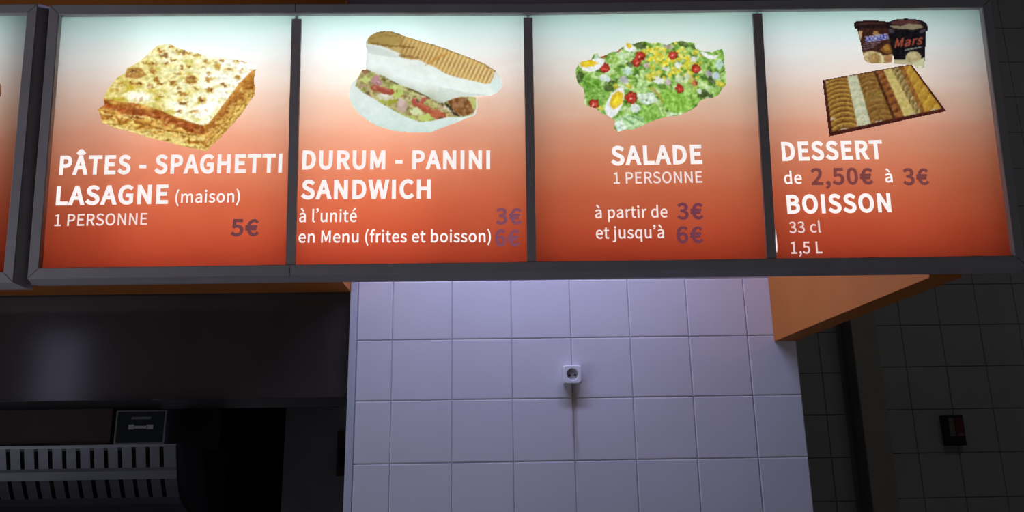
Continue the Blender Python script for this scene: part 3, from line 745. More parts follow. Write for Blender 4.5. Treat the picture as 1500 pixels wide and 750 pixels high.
def paint_sandwich(parent):
    p = Print(508, 40, 741, 198, 490, 30, 4.167)
    cx, cy = (p.X - 490) * 4.167, (p.Y - 30) * 4.167
    n1, n2, n3 = vnoise(cx, cy, 30, 11), vnoise(cx, cy, 13, 12), vnoise(cx, cy, 80, 13)
    rs = random.Random(9)
    p.warp = 4.0
    bot = [(160, 335), (120, 365), (98, 390), (86, 430), (88, 475), (105, 520), (150, 572), (200, 612), (260, 645), (330, 668), (400, 682), (500, 686), (590, 685), (640, 665), (680, 648), (740, 628), (800, 602),
           (860, 580), (872, 540), (872, 480), (840, 450), (600, 420), (400, 340), (200, 290)]
    mB = p.mask(bot)
    cb = p.ramp((cy - 380) / 300 + (n3 - 0.5) * 0.3, [(0, (232, 240, 236)), (0.6, (224, 240, 234)), (1.0, (212, 232, 224))]) + ((n1 - 0.5) * 10)[..., None]
    p.put(mB, cb)
    fillm = p.mask([(165, 300), (140, 350), (128, 400), (175, 440), (230, 470), (300, 515), (380, 560), (440, 590), (520, 620), (600, 612), (690, 590), (790, 588), (850, 572), (866, 530), (866, 470), (800, 455), (640, 500), (400, 380), (230, 300)])
    pal = [(176, 190, 96), (206, 214, 128), (150, 140, 70), (120, 108, 56), (190, 150, 140), (222, 226, 170), (164, 110, 86), (96, 84, 44), (200, 178, 150), (140, 160, 66)]
    p.put(fillm, np.array((176, 170, 110.0)) + ((n2 - 0.5) * 70)[..., None] * np.array([1, 1, 0.8]))
    for k in range(330):
        x, y = rs.uniform(130, 870), rs.uniform(290, 620)
        p.put(p.emask(x, y, rs.uniform(6, 20), rs.uniform(4, 10), rs.uniform(-30, 60)), rs.choice(pal), 0.75, clip=fillm)
    for (x, y, rx, ry, r, c) in [(190, 362, 28, 20, 10, (206, 220, 132)), (255, 372, 36, 28, 30, (190, 138, 152)), (262, 378, 14, 10, 20, (224, 170, 200)), (185, 305, 22, 20, 0, (150, 104, 74)), (170, 400, 26, 14, 10, (178, 146, 130)),
                                 (350, 415, 16, 20, 0, (170, 200, 96)), (385, 430, 40, 34, 30, (186, 208, 108)), (375, 410, 18, 14, 30, (212, 226, 150)), (310, 470, 48, 20, 8, (216, 214, 190)), (305, 455, 30, 12, 8, (238, 236, 230)),
                                 (300, 500, 40, 14, 10, (170, 186, 84)), (350, 498, 30, 16, -20, (160, 160, 50)), (410, 520, 34, 40, 0, (196, 168, 160)), (405, 500, 20, 26, 0, (214, 190, 188)), (330, 545, 34, 10, 20, (150, 140, 60)),
                                 (455, 470, 24, 26, 0, (200, 190, 140)), (500, 555, 40, 24, 5, (222, 236, 186)), (560, 590, 44, 22, 0, (196, 218, 116)), (620, 470, 40, 12, 20, (196, 178, 130)), (470, 590, 34, 14, 10, (190, 210, 110)),
                                 (700, 540, 40, 14, 30, (216, 214, 190)), (720, 500, 30, 12, 30, (92, 84, 58))]:
        p.put(p.emask(x, y, rx, ry, r), c, 0.85, clip=fillm)
    for pts, w, c in [([(240, 410), (290, 425), (345, 440)], 34, (164, 74, 56)), ([(250, 400), (300, 412), (340, 425)], 12, (186, 104, 88)), ([(490, 500), (540, 530), (600, 560), (665, 580)], 40, (172, 78, 54)),
                      ([(485, 490), (530, 505), (560, 470)], 24, (180, 84, 76)), ([(500, 490), (560, 530), (640, 562)], 14, (196, 112, 88)), ([(600, 575), (650, 590)], 34, (188, 104, 70)),
                      ([(300, 335), (380, 380), (480, 410)], 15, (62, 54, 32)), ([(430, 395), (560, 460), (640, 500), (680, 510)], 17, (74, 62, 40)), ([(380, 400), (450, 440), (560, 470)], 9, (212, 204, 160))]:
        p.stroke(pts, w, c, 0.9, clip=fillm)
    for k in range(120):
        x, y = rs.uniform(130, 870), rs.uniform(290, 620)
        p.put(p.emask(x, y, rs.uniform(4, 13), rs.uniform(3, 7), rs.uniform(-30, 60)), rs.choice([(96, 84, 48), (120, 96, 60), (228, 228, 190), (150, 160, 80), (196, 150, 120), (74, 66, 40)]), 0.6, clip=fillm)
    meat = p.mask([(690, 492), (740, 470), (800, 468), (830, 500), (850, 560), (800, 582), (750, 572), (715, 540)])
    p.put(meat, np.array((140, 96, 58.0)) + ((n2 - 0.5) * 80)[..., None])
    for a in range(5):
        p.stroke([(700 + a * 30, 490 - a * 2), (730 + a * 26, 570)], 7, rs.choice([(84, 56, 34), (200, 170, 120), (170, 116, 76)]), 0.8, clip=meat)
    p.stroke([(690, 515), (730, 570), (760, 580)], 14, (44, 40, 34), 0.9, clip=fillm)
    p.put(p.emask(845, 500, 24, 40, -10), (196, 200, 120), 0.8, clip=fillm & ~meat)
    p.stroke([(868, 470), (866, 540), (850, 575)], 8, (214, 222, 160), 0.8, clip=fillm)
    # upper half of the roll
    up = [(188, 150), (190, 128), (205, 100), (228, 82), (255, 70), (300, 62), (345, 64), (390, 76), (430, 94), (480, 108), (540, 128), (600, 143), (680, 170), (770, 203), (860, 238), (930, 268), (985, 305),
          (1010, 335), (1026, 375), (1020, 415), (995, 442), (955, 460), (870, 464), (780, 464), (720, 478), (670, 502), (640, 506), (610, 490), (575, 468), (540, 448), (480, 422), (420, 402), (370, 378), (330, 358), (290, 335), (240, 316), (190, 296), (192, 230), (197, 185)]
    mU = p.mask(up)
    cu = p.ramp((cy - (cx - 190) * 0.30 - 100) / 270 + (n3 - 0.5) * 0.18, [(0, (222, 226, 216)), (0.28, (236, 246, 240)), (0.62, (240, 250, 246)), (0.85, (206, 216, 200)), (1.0, (176, 182, 158))])
    p.put(mU, cu + ((n1 - 0.5) * 8)[..., None])
    p.put(p.mask([(192, 150), (250, 160), (340, 190), (400, 230), (340, 222), (230, 205), (194, 190)]), (206, 216, 212), 0.7, clip=mU)
    p.put(p.mask([(640, 410), (720, 420), (800, 440), (930, 450), (870, 462), (780, 462), (700, 480), (660, 500), (620, 480)]), (206, 218, 206), 0.6, clip=mU)
    grill = p.mask([(200, 142), (204, 104), (230, 82), (258, 70), (300, 62), (345, 64), (390, 76), (430, 96), (540, 130), (600, 144), (680, 170), (770, 204), (860, 240), (930, 270), (978, 305), (972, 335), (950, 385), (915, 385), (860, 372), (800, 358), (740, 345), (690, 330),
                    (650, 308), (610, 282), (560, 262), (520, 242), (460, 238), (400, 224), (410, 205), (350, 180), (300, 160), (250, 148)])
    base = p.ramp((cx - 200) / 760 + (n2 - 0.5) * 0.15, [(0, (168, 148, 88)), (0.25, (196, 172, 110)), (0.5, (222, 196, 130)), (1, (232, 210, 150))])
    p.put(grill, base, clip=mU)
    ph = (cx + cy * 0.48) / 27.5
    st = np.sin(ph * 2 * math.pi) + (n2 - 0.5) * 1.3
    stripe = (st > 0.05) & (cx > 400)
    p.put(grill & stripe, np.array((168, 118, 62.0)) + ((n2 - 0.5) * 50)[..., None], 0.75, clip=mU)
    bar = np.sin((cx * 0.33 - cy) / 16.0)
    p.put(grill & (bar > 0.45) & (cx > 430), (224, 192, 116), 0.35, clip=mU)
    p.put(p.mask([(205, 140), (210, 104), (250, 76), (310, 66), (380, 82), (430, 110), (400, 140), (330, 146), (260, 146)]), (164, 138, 74), 0.65, clip=mU)
    for pts, w, c in [([(230, 138), (300, 152), (400, 158), (480, 165)], 13, (128, 94, 44)), ([(400, 214), (450, 220), (510, 230)], 16, (146, 110, 66)), ([(255, 70), (320, 62), (395, 80), (470, 108), (600, 145), (770, 205), (930, 272)], 9, (124, 98, 62)),
                      ([(220, 110), (300, 90), (380, 100)], 8, (140, 112, 54)), ([(930, 280), (980, 310)], 9, (112, 74, 46)), ([(560, 270), (640, 220), (690, 200)], 10, (196, 140, 62)), ([(205, 100), (192, 140), (196, 180)], 7, (176, 172, 156))]:
        p.stroke(pts, w, c, 0.75, clip=mU)
    p.put(p.emask(985, 400, 32, 42), (214, 238, 232), 0.7, clip=mU)
    return p.build('food_picture', parent, gain=0.985, texture=7.0)


def paint_salad(parent):
    p = Print(838, 50, 1072, 198, 820, 40, 4.411)
    cx, cy = (p.X - 820) * 4.411, (p.Y - 40) * 4.411
    n1, n2, n3 = vnoise(cx, cy, 34, 21, 1.0), vnoise(cx, cy, 14, 22), vnoise(cx, cy, 70, 23)
    rs = random.Random(14)
    p.warp = 3.0
    out = [(100, 270), (118, 240), (125, 222), (200, 208), (218, 170), (250, 165), (258, 190), (300, 175), (330, 158), (365, 155), (400, 128), (440, 98), (480, 104), (545, 84), (580, 100), (640, 96), (690, 112), (740, 92), (790, 84), (820, 92),
           (870, 100), (880, 138), (930, 152), (985, 160), (1020, 142), (1052, 140), (1066, 185), (1062, 230), (1076, 300), (1080, 370), (1050, 400), (1030, 440), (985, 462), (945, 462), (900, 480), (890, 510), (850, 535), (800, 560),
           (760, 575), (690, 580), (620, 600), (560, 625), (520, 645), (470, 665), (420, 664), (375, 680), (345, 655), (355, 605), (310, 575), (255, 550), (230, 525), (185, 515), (150, 490), (160, 440), (150, 400), (115, 365), (102, 320)]
    m = p.mask(out)
    t = n1 * 0.6 + n2 * 0.4
    c = p.ramp(t, [(0.1, (66, 104, 44)), (0.35, (118, 166, 66)), (0.55, (158, 200, 100)), (0.75, (200, 228, 160)), (0.95, (232, 244, 222))])
    p.put(m, c)

    def blob(x, y, rx, ry, r, col, al=0.85):
        p.put(p.emask(x, y, rx, ry, r), col, al, clip=m)
    leaf = [(120, 176, 70), (150, 200, 92), (96, 148, 52), (178, 216, 128), (204, 232, 176), (228, 244, 224), (84, 120, 48), (60, 92, 40), (168, 206, 96)]
    for k in range(360):
        blob(rs.uniform(100, 1080), rs.uniform(90, 680), rs.uniform(10, 34), rs.uniform(6, 16), rs.uniform(-70, 70), rs.choice(leaf), 0.6)
    for k in range(260):
        blob(rs.uniform(100, 1080), rs.uniform(90, 680), rs.uniform(5, 15), rs.uniform(4, 9), rs.uniform(-70, 70), rs.choice([(238, 246, 230), (214, 232, 190), (78, 104, 50), (60, 84, 44), (190, 214, 140), (226, 238, 224)]), 0.6)
    # big leaves in front
    for pts, col in [([(105, 280), (180, 310), (250, 350), (290, 430), (230, 460), (160, 400)], (108, 164, 60)), ([(150, 440), (200, 400), (270, 430), (290, 500), (230, 500)], (132, 182, 84)),
                     ([(660, 400), (760, 420), (880, 400), (900, 480), (840, 530), (740, 560), (670, 500)], (140, 196, 74)), ([(830, 310), (890, 380), (890, 460), (820, 480), (800, 400)], (170, 208, 110)),
                     ([(500, 430), (600, 420), (640, 480), (560, 500), (505, 470)], (226, 242, 236)), ([(510, 500), (640, 500), (690, 575), (560, 625), (500, 600)], (138, 192, 84)),
                     ([(350, 590), (440, 560), (540, 580), (545, 630), (470, 665), (375, 678)], (190, 226, 178)), ([(350, 620), (400, 600), (430, 660), (375, 678)], (222, 240, 234)),
                     ([(690, 540), (760, 556), (800, 560), (690, 580)], (208, 234, 190)), ([(500, 330), (570, 350), (560, 420), (500, 420)], (186, 222, 150)), ([(400, 270), (460, 250), (470, 300), (410, 305)], (206, 234, 206))]:
        p.put(p.mask(pts), np.array(col, float) + ((n2 - 0.5) * 60)[..., None], 0.8, clip=m)
    for pts, w, col in [([(150, 330), (220, 370), (280, 440)], 8, (176, 214, 118)), ([(120, 300), (190, 400), (260, 450)], 7, (80, 132, 44)), ([(700, 420), (740, 480), (730, 545)], 9, (182, 222, 110)), ([(770, 430), (800, 500)], 9, (110, 168, 56)),
                        ([(840, 420), (860, 500)], 9, (108, 164, 56)), ([(620, 470), (670, 570)], 10, (226, 240, 190)), ([(560, 520), (600, 600)], 8, (176, 214, 118)), ([(400, 580), (470, 620), (500, 650)], 10, (104, 170, 100)),
                        ([(380, 610), (430, 640)], 8, (240, 248, 244)), ([(450, 570), (540, 610)], 9, (92, 150, 70)), ([(860, 530), (895, 500)], 10, (70, 84, 40)), ([(590, 390), (640, 440), (660, 480)], 16, (170, 150, 60)), ([(690, 575), (800, 550)], 8, (226, 240, 214))]:
        p.stroke(pts, w, col, 0.75, clip=m)
    dark = [(130, 320, 24, 34), (330, 350, 26, 18), (310, 390, 34, 22), (490, 110, 24, 16), (530, 120, 30, 24), (560, 470, 10, 8), (920, 430, 30, 34), (960, 440, 36, 16), (975, 340, 26, 22), (450, 240, 22, 16), (690, 540, 14, 8), (740, 190, 20, 10), (800, 110, 36, 18), (860, 120, 18, 18), (500, 520, 20, 12)]
    for x, y, rx, ry in dark:
        blob(x, y, rx, ry, 20, (64, 78, 44), 0.7)
    # sweetcorn
    for k in range(170):
        a = rs.random()
        x = 560 + a * 330 + rs.gauss(0, 22)
        y = 150 + a * 95 + rs.gauss(0, 42) + (70 if rs.random() < 0.25 else 0)
        blob(x, y, rs.uniform(8, 14), rs.uniform(7, 11), rs.uniform(-40, 40), rs.choice([(244, 226, 70), (250, 240, 120), (228, 204, 44), (216, 196, 60), (206, 214, 90)]), 0.9)
    for x, y in [(575, 315), (600, 300), (620, 325), (580, 335), (735, 290), (820, 260), (450, 380), (360, 380), (262, 520), (880, 160), (1020, 360), (1050, 370), (640, 290), (600, 260)]:
        blob(x, y, 22, 17, 20, (198, 190, 60), 0.85)
        blob(x - 3, y - 4, 11, 8, 20, (234, 226, 104), 0.85)
    # white cheese and onion
    for x, y, rx, ry, c in [(640, 345, 30, 24, (242, 240, 246)), (765, 245, 22, 24, (236, 238, 246)), (860, 205, 22, 18, (236, 240, 236)), (485, 522, 34, 30, (236, 242, 244)), (290, 328, 38, 20, (226, 240, 240)), (1005, 315, 24, 24, (202, 216, 236)),
                            (905, 412, 14, 16, (236, 240, 240)), (820, 330, 16, 36, (222, 236, 204)), (770, 330, 28, 26, (206, 224, 190)), (560, 250, 18, 18, (206, 180, 190)), (700, 355, 22, 18, (216, 192, 200)), (415, 340, 30, 22, (198, 190, 206)),
                            (700, 125, 36, 16, (178, 160, 162)), (960, 300, 22, 18, (170, 160, 176)), (680, 265, 20, 14, (220, 206, 214)), (1030, 240, 26, 30, (198, 226, 220)), (240, 190, 18, 18, (190, 214, 206)), (400, 180, 40, 26, (196, 226, 176)), (440, 285, 24, 24, (206, 236, 220))]:
        blob(x, y, rx, ry, 15, c, 0.85)
    # tomatoes
    for x, y, r in [(520, 186, 32), (495, 226, 30), (728, 180, 30), (880, 268, 33), (290, 262, 34), (462, 455, 41), (775, 395, 27), (220, 494, 33), (282, 185, 16), (870, 362, 20), (375, 142, 18)]:
        blob(x, y, r, r * 0.95, 0, (140, 46, 34), 0.95)
        blob(x - 2, y - 2, r * 0.78, r * 0.72, 0, (188, 62, 46), 0.95)
        blob(x + 2, y + 6, r * 0.45, r * 0.3, 0, (222, 92, 66), 0.6)
        blob(x - 2, y + 4, r * 0.17, r * 0.17, 0, (250, 214, 206), 0.9)
    blob(860, 350, 16, 44, -25, (206, 170, 92), 0.6)
    # egg quarters
    for pts, yolk in [([(118, 240), (140, 220), (215, 205), (270, 200), (292, 212), (280, 245), (245, 275), (200, 290), (150, 280)], (188, 234, 56, 22, -6)),
                      ([(290, 520), (300, 490), (330, 430), (380, 392), (412, 388), (418, 440), (400, 510), (370, 560), (335, 588), (308, 575), (292, 548)], (368, 468, 36, 62, 28)),
                      ([(412, 128), (432, 96), (460, 100), (492, 140), (480, 158), (446, 158), (420, 146)], (448, 118, 20, 18, 0)),
                      ([(910, 160), (930, 154), (965, 178), (1005, 178), (1024, 180), (1005, 205), (960, 204), (926, 184)], (982, 166, 26, 10, 5))]:
        mm = p.mask(pts)
        p.put(mm, (246, 248, 250), 0.97)
        x, y, rx, ry, r = yolk
        p.put(p.emask(x, y, rx, ry, r), (226, 190, 46), 0.95, clip=mm)
        p.put(p.emask(x + 3, y + 3, rx * 0.66, ry * 0.66, r), (244, 218, 48), 0.95, clip=mm)
    return p.build('food_picture', parent, gain=0.97, texture=40.0)


def paint_cakes(parent):
    p = Print(1202, 90, 1390, 202, 1195, 85, 6.25)
    cx, cy = (p.X - 1195) * 6.25, (p.Y - 85) * 6.25
    n1, n2 = vnoise(cx, cy, 40, 31), vnoise(cx, cy, 16, 32)
    p.warp = 2.0
    quad = [(58, 200), (878, 52), (1200, 488), (122, 722)]
    A = []
    for (x, y), (u, v) in zip(quad, [(0, 0), (1, 0), (1, 1), (0, 1)]):
        A.append([x, y, 1, 0, 0, 0, -u * x, -u * y, u])
        A.append([0, 0, 0, x, y, 1, -v * x, -v * y, v])
    A = np.array(A, float)
    hh = np.linalg.solve(A[:, :8], A[:, 8])
    w = hh[6] * cx + hh[7] * cy + 1
    u = (hh[0] * cx + hh[1] * cy + hh[2]) / w
    v = (hh[3] * cx + hh[4] * cy + hh[5]) / w
    m = p.mask(quad)
    p.put(m, (78, 34, 28))
    inn = m & (u > 0.03) & (u < 0.975) & (v > 0.012) & (v < 0.945)
    p.put(inn, (176, 138, 74.0))

    def col(a0, a1, b0, b1):
        lo, hi = a0 + (b0 - a0) * v, a1 + (b1 - a1) * v
        return inn & (u > lo) & (u < hi), (u - lo) / np.maximum(hi - lo, 1e-6)
    ed = (n2 - 0.5)

    def arcs(mm, s, count, bow, ca, cb, al=0.9, skew=0.0):
        ph = v * count - bow * (1 - (2 * s - 1) ** 2) * -1 + skew * s
        f = ph - np.floor(ph)
        tone = np.clip(f + ed * 0.5, 0, 1)[..., None]
        p.put(mm, np.array(ca, float) * (1 - tone) + np.array(cb, float) * tone, al)
    mm, s = col(0.03, 0.265, 0.012, 0.235)
    arcs(mm, s, 12, 0.8, (196, 152, 66), (122, 78, 34))
    p.put(mm & (((v * 12 + 0.8 * (1 - (2 * s - 1) ** 2)) % 1) < 0.22), (222, 180, 92), 0.7)
    p.put(mm & (np.abs(s - 0.5) < 0.22) & (((v * 12 + 0.8 * (1 - (2 * s - 1) ** 2)) % 1) > 0.72), (96, 54, 28), 0.55)
    mm, s = col(0.265, 0.375, 0.235, 0.345)
    arcs(mm, s, 7, 0.5, (240, 244, 216), (204, 214, 176))
    mm, s = col(0.375, 0.575, 0.345, 0.545)
    arcs(mm, s, 11, 0.6, (168, 124, 60), (120, 80, 40))
    p.put(mm & (v > 0.45) & (v < 0.62), (164, 140, 72), 0.45)
    mm, s = col(0.555, 0.585, 0.535, 0.56)
    p.put(mm, (74, 40, 26), 0.9)
    mm, s = col(0.585, 0.665, 0.56, 0.635)
    arcs(mm, s, 8, 0.0, (176, 108, 54), (108, 58, 32), skew=0.3)
    mm, s = col(0.665, 0.755, 0.635, 0.735)
    p.put(mm, np.array((222, 202, 124.0)) + (ed * 40)[..., None], 0.95)
    mm, s = col(0.755, 0.87, 0.735, 0.80)
    arcs(mm, s, 9, 0.3, (214, 190, 130), (104, 84, 42), skew=1.2)
    mm, s = col(0.845, 0.905, 0.785, 0.825)
    arcs(mm, s, 6, 0.0, (182, 122, 56), (134, 80, 40), skew=0.6)
    mm, s = col(0.90, 0.975, 0.82, 0.975)
    arcs(mm, s, 6, 0.0, (222, 178, 70), (182, 134, 44), skew=1.0)
    for x, y in [(250, 655), (575, 583), (1080, 478), (150, 690), (140, 560), (120, 440), (100, 220), (890, 515), (400, 622)]:
        p.put(p.emask(x, y, 34 if y > 470 else 12, 12, -14), (226, 206, 180), 0.8, clip=inn)
    for (a, b) in zip(quad, quad[1:] + quad[:1]):
        p.stroke([a, b], 20, (66, 26, 24), 0.9, clip=m)
    return p.build('cake_tray_picture', parent, gain=0.86, texture=30.0)


def paint_tubs(parent):
    p = Print(1248, 24, 1363, 102, 1240, 20, 8.823)
    cx, cy = (p.X - 1240) * 8.823, (p.Y - 20) * 8.823
    n1, n2 = vnoise(cx, cy, 42, 41), vnoise(cx, cy, 20, 42)
    # left tub
    body = [(128, 180), (165, 330), (200, 480), (220, 590), (250, 630), (350, 652), (480, 650), (590, 640), (600, 180)]
    mb = p.mask(body)
    p.put(mb, np.array((52, 26, 20.0)) + (n1 * 16)[..., None])
    p.put(p.mask([(150, 225), (205, 225), (190, 330), (172, 350)]), (206, 176, 132), 0.85, clip=mb)
    p.put(p.mask([(340, 270), (350, 225), (400, 225), (430, 275), (380, 290)]), (176, 140, 88), 0.85, clip=mb)
    p.put(p.mask([(206, 500), (320, 480), (420, 500), (470, 540), (600, 520), (590, 650), (240, 640)]), np.array((196, 178, 128.0)) + ((n2 - 0.5) * 80)[..., None], 0.95, clip=mb)
    p.put(p.emask(360, 580, 80, 70), np.array((166, 136, 84.0)) + ((n2 - 0.5) * 60)[..., None], 0.9, clip=mb)
    p.put(p.emask(540, 580, 60, 50), (156, 112, 72), 0.85, clip=mb)
    p.stroke([(440, 520), (470, 580), (460, 650)], 24, (226, 214, 166), 0.85, clip=mb)
    p.put(p.mask([(430, 470), (500, 390), (560, 390), (590, 500), (520, 520)]), (126, 84, 34), 0.9, clip=mb)
    p.put(p.mask([(470, 430), (530, 395), (570, 470), (500, 480)]), (176, 132, 60), 0.7, clip=mb)
    p.put(p.mask([(238, 300), (530, 258), (545, 330), (250, 372)]), (196, 194, 214), 0.95, clip=mb)
    (x0, y0), (x1, y1) = p.P([(246, 362), (538, 322)])
    p.text('SNICKERS', x0, y0, x1, y1, 6.2, (40, 44, 132), bold=60)
    for k, (a, b) in enumerate([(385, 395), (415, 412), (445, 440)]):
        p.stroke([(225, a + 12), (430 - k * 40, a - 12)], 14, (128, 112, 128), 0.7, clip=mb)
    lid = [(90, 110), (120, 96), (250, 84), (420, 88), (540, 100), (600, 130), (600, 200), (480, 190), (300, 186), (170, 200), (100, 198)]
    p.put(p.mask(lid), (34, 22, 22))
    p.put(p.mask([(150, 122), (300, 104), (480, 112), (490, 140), (300, 140), (160, 146)]), (74, 44, 42), 0.8)
    # right tub
    body = [(540, 175), (560, 330), (585, 480), (610, 600), (700, 640), (860, 660), (980, 700), (1015, 620), (1022, 480), (1032, 180)]
    mb = p.mask(body)
    p.put(mb, np.array((16, 14, 18.0)) + (n1 * 10)[..., None])
    p.put(p.mask([(600, 590), (760, 600), (860, 620), (1015, 560), (1010, 700), (940, 720), (860, 665), (610, 650)]), (196, 188, 150), 0.95)
    p.put(p.emask(865, 570, 105, 85), np.array((178, 164, 122.0)) + ((n2 - 0.5) * 40)[..., None], 0.97)
    p.put(p.emask(850, 545, 60, 40), (196, 184, 142), 0.7)
    p.put(p.mask([(850, 640), (1000, 580), (1015, 650), (960, 716), (900, 700)]), (198, 198, 160), 0.9)
    p.put(p.emask(945, 690, 26, 18), (226, 230, 206), 0.8)
    (x0, y0), (x1, y1) = p.P([(618, 440), (975, 392)])
    p.text('Mars', x0, y0, x1, y1, 13.0, (158, 74, 56), bold=40, slant=0.34)
    p.stroke([(760, 470), (860, 452), (965, 432)], 16, (176, 184, 170), 0.75, clip=mb)
    lid = [(520, 130), (560, 92), (640, 70), (760, 60), (880, 66), (980, 86), (1040, 120), (1052, 160), (1050, 225), (1020, 240), (900, 215), (760, 208), (640, 214), (560, 240), (530, 235)]
    p.put(p.mask(lid), (30, 24, 26))
    p.put(p.mask([(560, 110), (700, 82), (860, 82), (960, 105), (900, 140), (700, 150), (590, 140)]), (88, 54, 50), 0.85)
    p.put(p.mask([(545, 150), (700, 160), (800, 130), (960, 140), (1000, 180), (880, 205), (700, 200), (600, 185)]), (146, 134, 106), 0.9)
    p.put(p.emask(580, 225, 40, 26, 30), (86, 74, 92), 0.7)
    p.put(p.emask(985, 225, 44, 20, -20), (86, 76, 90), 0.8)
    return p.build('ice_cream_picture', parent, gain=0.97)


# ---- the long board with four panels
HP = 0.5307


def board(name, opening, cuts, label, powers, seams=()):
    root = signobj_root(name)
    tag(root, label, 'menu board')
    frame_mesh('frame', opening, root, 4)
    # hairline joints at the mitres and where two lengths of rail meet

    def hair(a, b, d=0.0122, w=0.0005):
        bm = bmesh.new()
        a, b = np.array(a), np.array(b)
        e = (b - a) / np.linalg.norm(b - a)
        nrm = np.array([-e[1], e[0]]) * w
        add = [bm.verts.new((q[0], -d, q[1])) for q in (a - nrm, b - nrm, b + nrm, a + nrm)]
        bm.faces.new(add)
        bm_obj('rail_joint', bm, M_housing, root)
    inner, outer = offset_pts(opening, 0.0017), offset_pts(opening, 0.0200)
    for k in range(len(opening)):
        a, b, c = np.array(opening[k - 1]), np.array(opening[k]), np.array(opening[(k + 1) % len(opening)])
        if abs(((b - a) / np.linalg.norm(b - a)) @ ((c - b) / np.linalg.norm(c - b))) < 0.5:
            hair(inner[k], outer[k])
    for (px0, py0, px1, py1) in seams:
        hair(on_sign(px0, py0, 0.012), on_sign(px1, py1, 0.012))
    # sheet metal housing behind, white inside
    back = offset_pts(opening, 0.0140)
    lining = offset_pts(opening, 0.0125)
    bm = bmesh.new()
    for pts, d0, d1, flip in ((back, -0.0105, -0.0800, False),):
        f = [bm.verts.new((q[0], -d0, q[1])) for q in pts]
        g = [bm.verts.new((q[0], -d1, q[1])) for q in pts]
        for i in range(len(f)):
            j = (i + 1) % len(f)
            bm.faces.new((f[i], f[j], g[j], g[i]))
        bm.faces.new(g)
    bm_obj('housing', bm, M_housing, root)
    bm = bmesh.new()
    f = [bm.verts.new((q[0], 0.0106, q[1])) for q in lining]
    g = [bm.verts.new((q[0], 0.0780, q[1])) for q in lining]
    for i in range(len(f)):
        j = (i + 1) % len(f)
        bm.faces.new((f[i], f[j], g[j], g[i]))
    bm.faces.new(g)
    ob = bm_obj('lining', bm, M_inside, root)
    return root


def panel_light(root, u0, u1, v0, v1, level, depth=0.050):
    power = level * math.pi * abs(u1 - u0) * abs(v1 - v0)
    ld = bpy.data.lights.new('panel_backlight', 'AREA')
    ld.shape = 'RECTANGLE'
    ld.size, ld.size_y = abs(u1 - u0) , abs(v1 - v0)
    ld.energy = power
    ld.color = (1.0, 1.0, 1.0)
    ld.cycles.use_multiple_importance_sampling = False
    o = bpy.data.objects.new('panel_backlight', ld)
    COL.objects.link(o)
    o.parent = root
    o.location = ((u0 + u1) / 2, depth, (v0 + v1) / 2)
    o.rotation_euler = (math.radians(-90), 0, 0)      # shines towards the viewer (local -y)
    return o


op = [on_sign(62, 393.5), on_sign(434, 388.6), on_sign(778, 384.6), on_sign(1130, 380), on_sign(1481, 375.5),
      on_sign(1434, 14.5), on_sign(1110, 17.6), on_sign(774, 22.8), on_sign(434, 23.4), on_sign(91, 25)]
menu = board('menu_board', op, None, 'long backlit menu board with four orange panels of food in one grey frame', None,
             seams=[(432.3, 17.5, 432.6, 4.5), (424.3, 391, 423.8, 407)])
CENT = [((427.5 + 441.3) / 2, 26, 425.5, 388.5), (773.6, 24, 778.8, 384.5), (1109.3, 18, 1130.6, 380)]
HALF = [6.9, 6.6, 6.9]


def lerp_u(c, v):
    (ua, va), (ub, vb) = on_sign(c[0], c[1]), on_sign(c[2], c[3])
    return ua + (ub - ua) * (v - va) / (vb - va)


uL0, uL1 = on_sign(62, 393.5)[0] - 0.012, on_sign(91, 25)[0] - 0.012
uR0, uR1 = on_sign(1481, 375.5)[0] + 0.012, on_sign(1434, 14.5)[0] + 0.012
vb, vt = -0.012, HP + 0.014
edges_b = [uL0] + [lerp_u(c, vb) for c in CENT] + [uR0]
edges_t = [uL1] + [lerp_u(c, vt) for c in CENT] + [uR1]
M_panel = panel_mat(HP)
PLAB = ['orange panel with a lasagne picture and white lettering', 'orange panel with a filled panini picture', 'orange panel with a salad picture', 'orange panel with dessert pictures']
POW = [[(0.30, 0.985, 0.46), (0.02, 0.985, 0.74)], [(0.015, 0.985, 0.98), (0.015, 0.55, 0.36)], [(0.03, 0.97, 0.90)], [(0.02, 0.70, 0.26), (0.02, 0.95, 0.70)]]
panels = []
for k in range(4):
    g = 0.0004
    pts = [(edges_b[k] + g, vb), (edges_b[k + 1] - g, vb), (edges_t[k + 1] - g, vt), (edges_t[k] + g, vt)]
    pn = plate('menu_panel', pts, 0.0, M_panel, menu)
    pn['label'] = PLAB[k]
    panels.append(pn)
    a, b = (edges_b[k] + edges_t[k]) / 2, (edges_b[k + 1] + edges_t[k + 1]) / 2
    for n, (f0, f1, lv) in enumerate(POW[k]):
        panel_light(menu, a + f0 * (b - a), a + f1 * (b - a), 0.0, HP, lv, 0.050 + 0.008 * n)
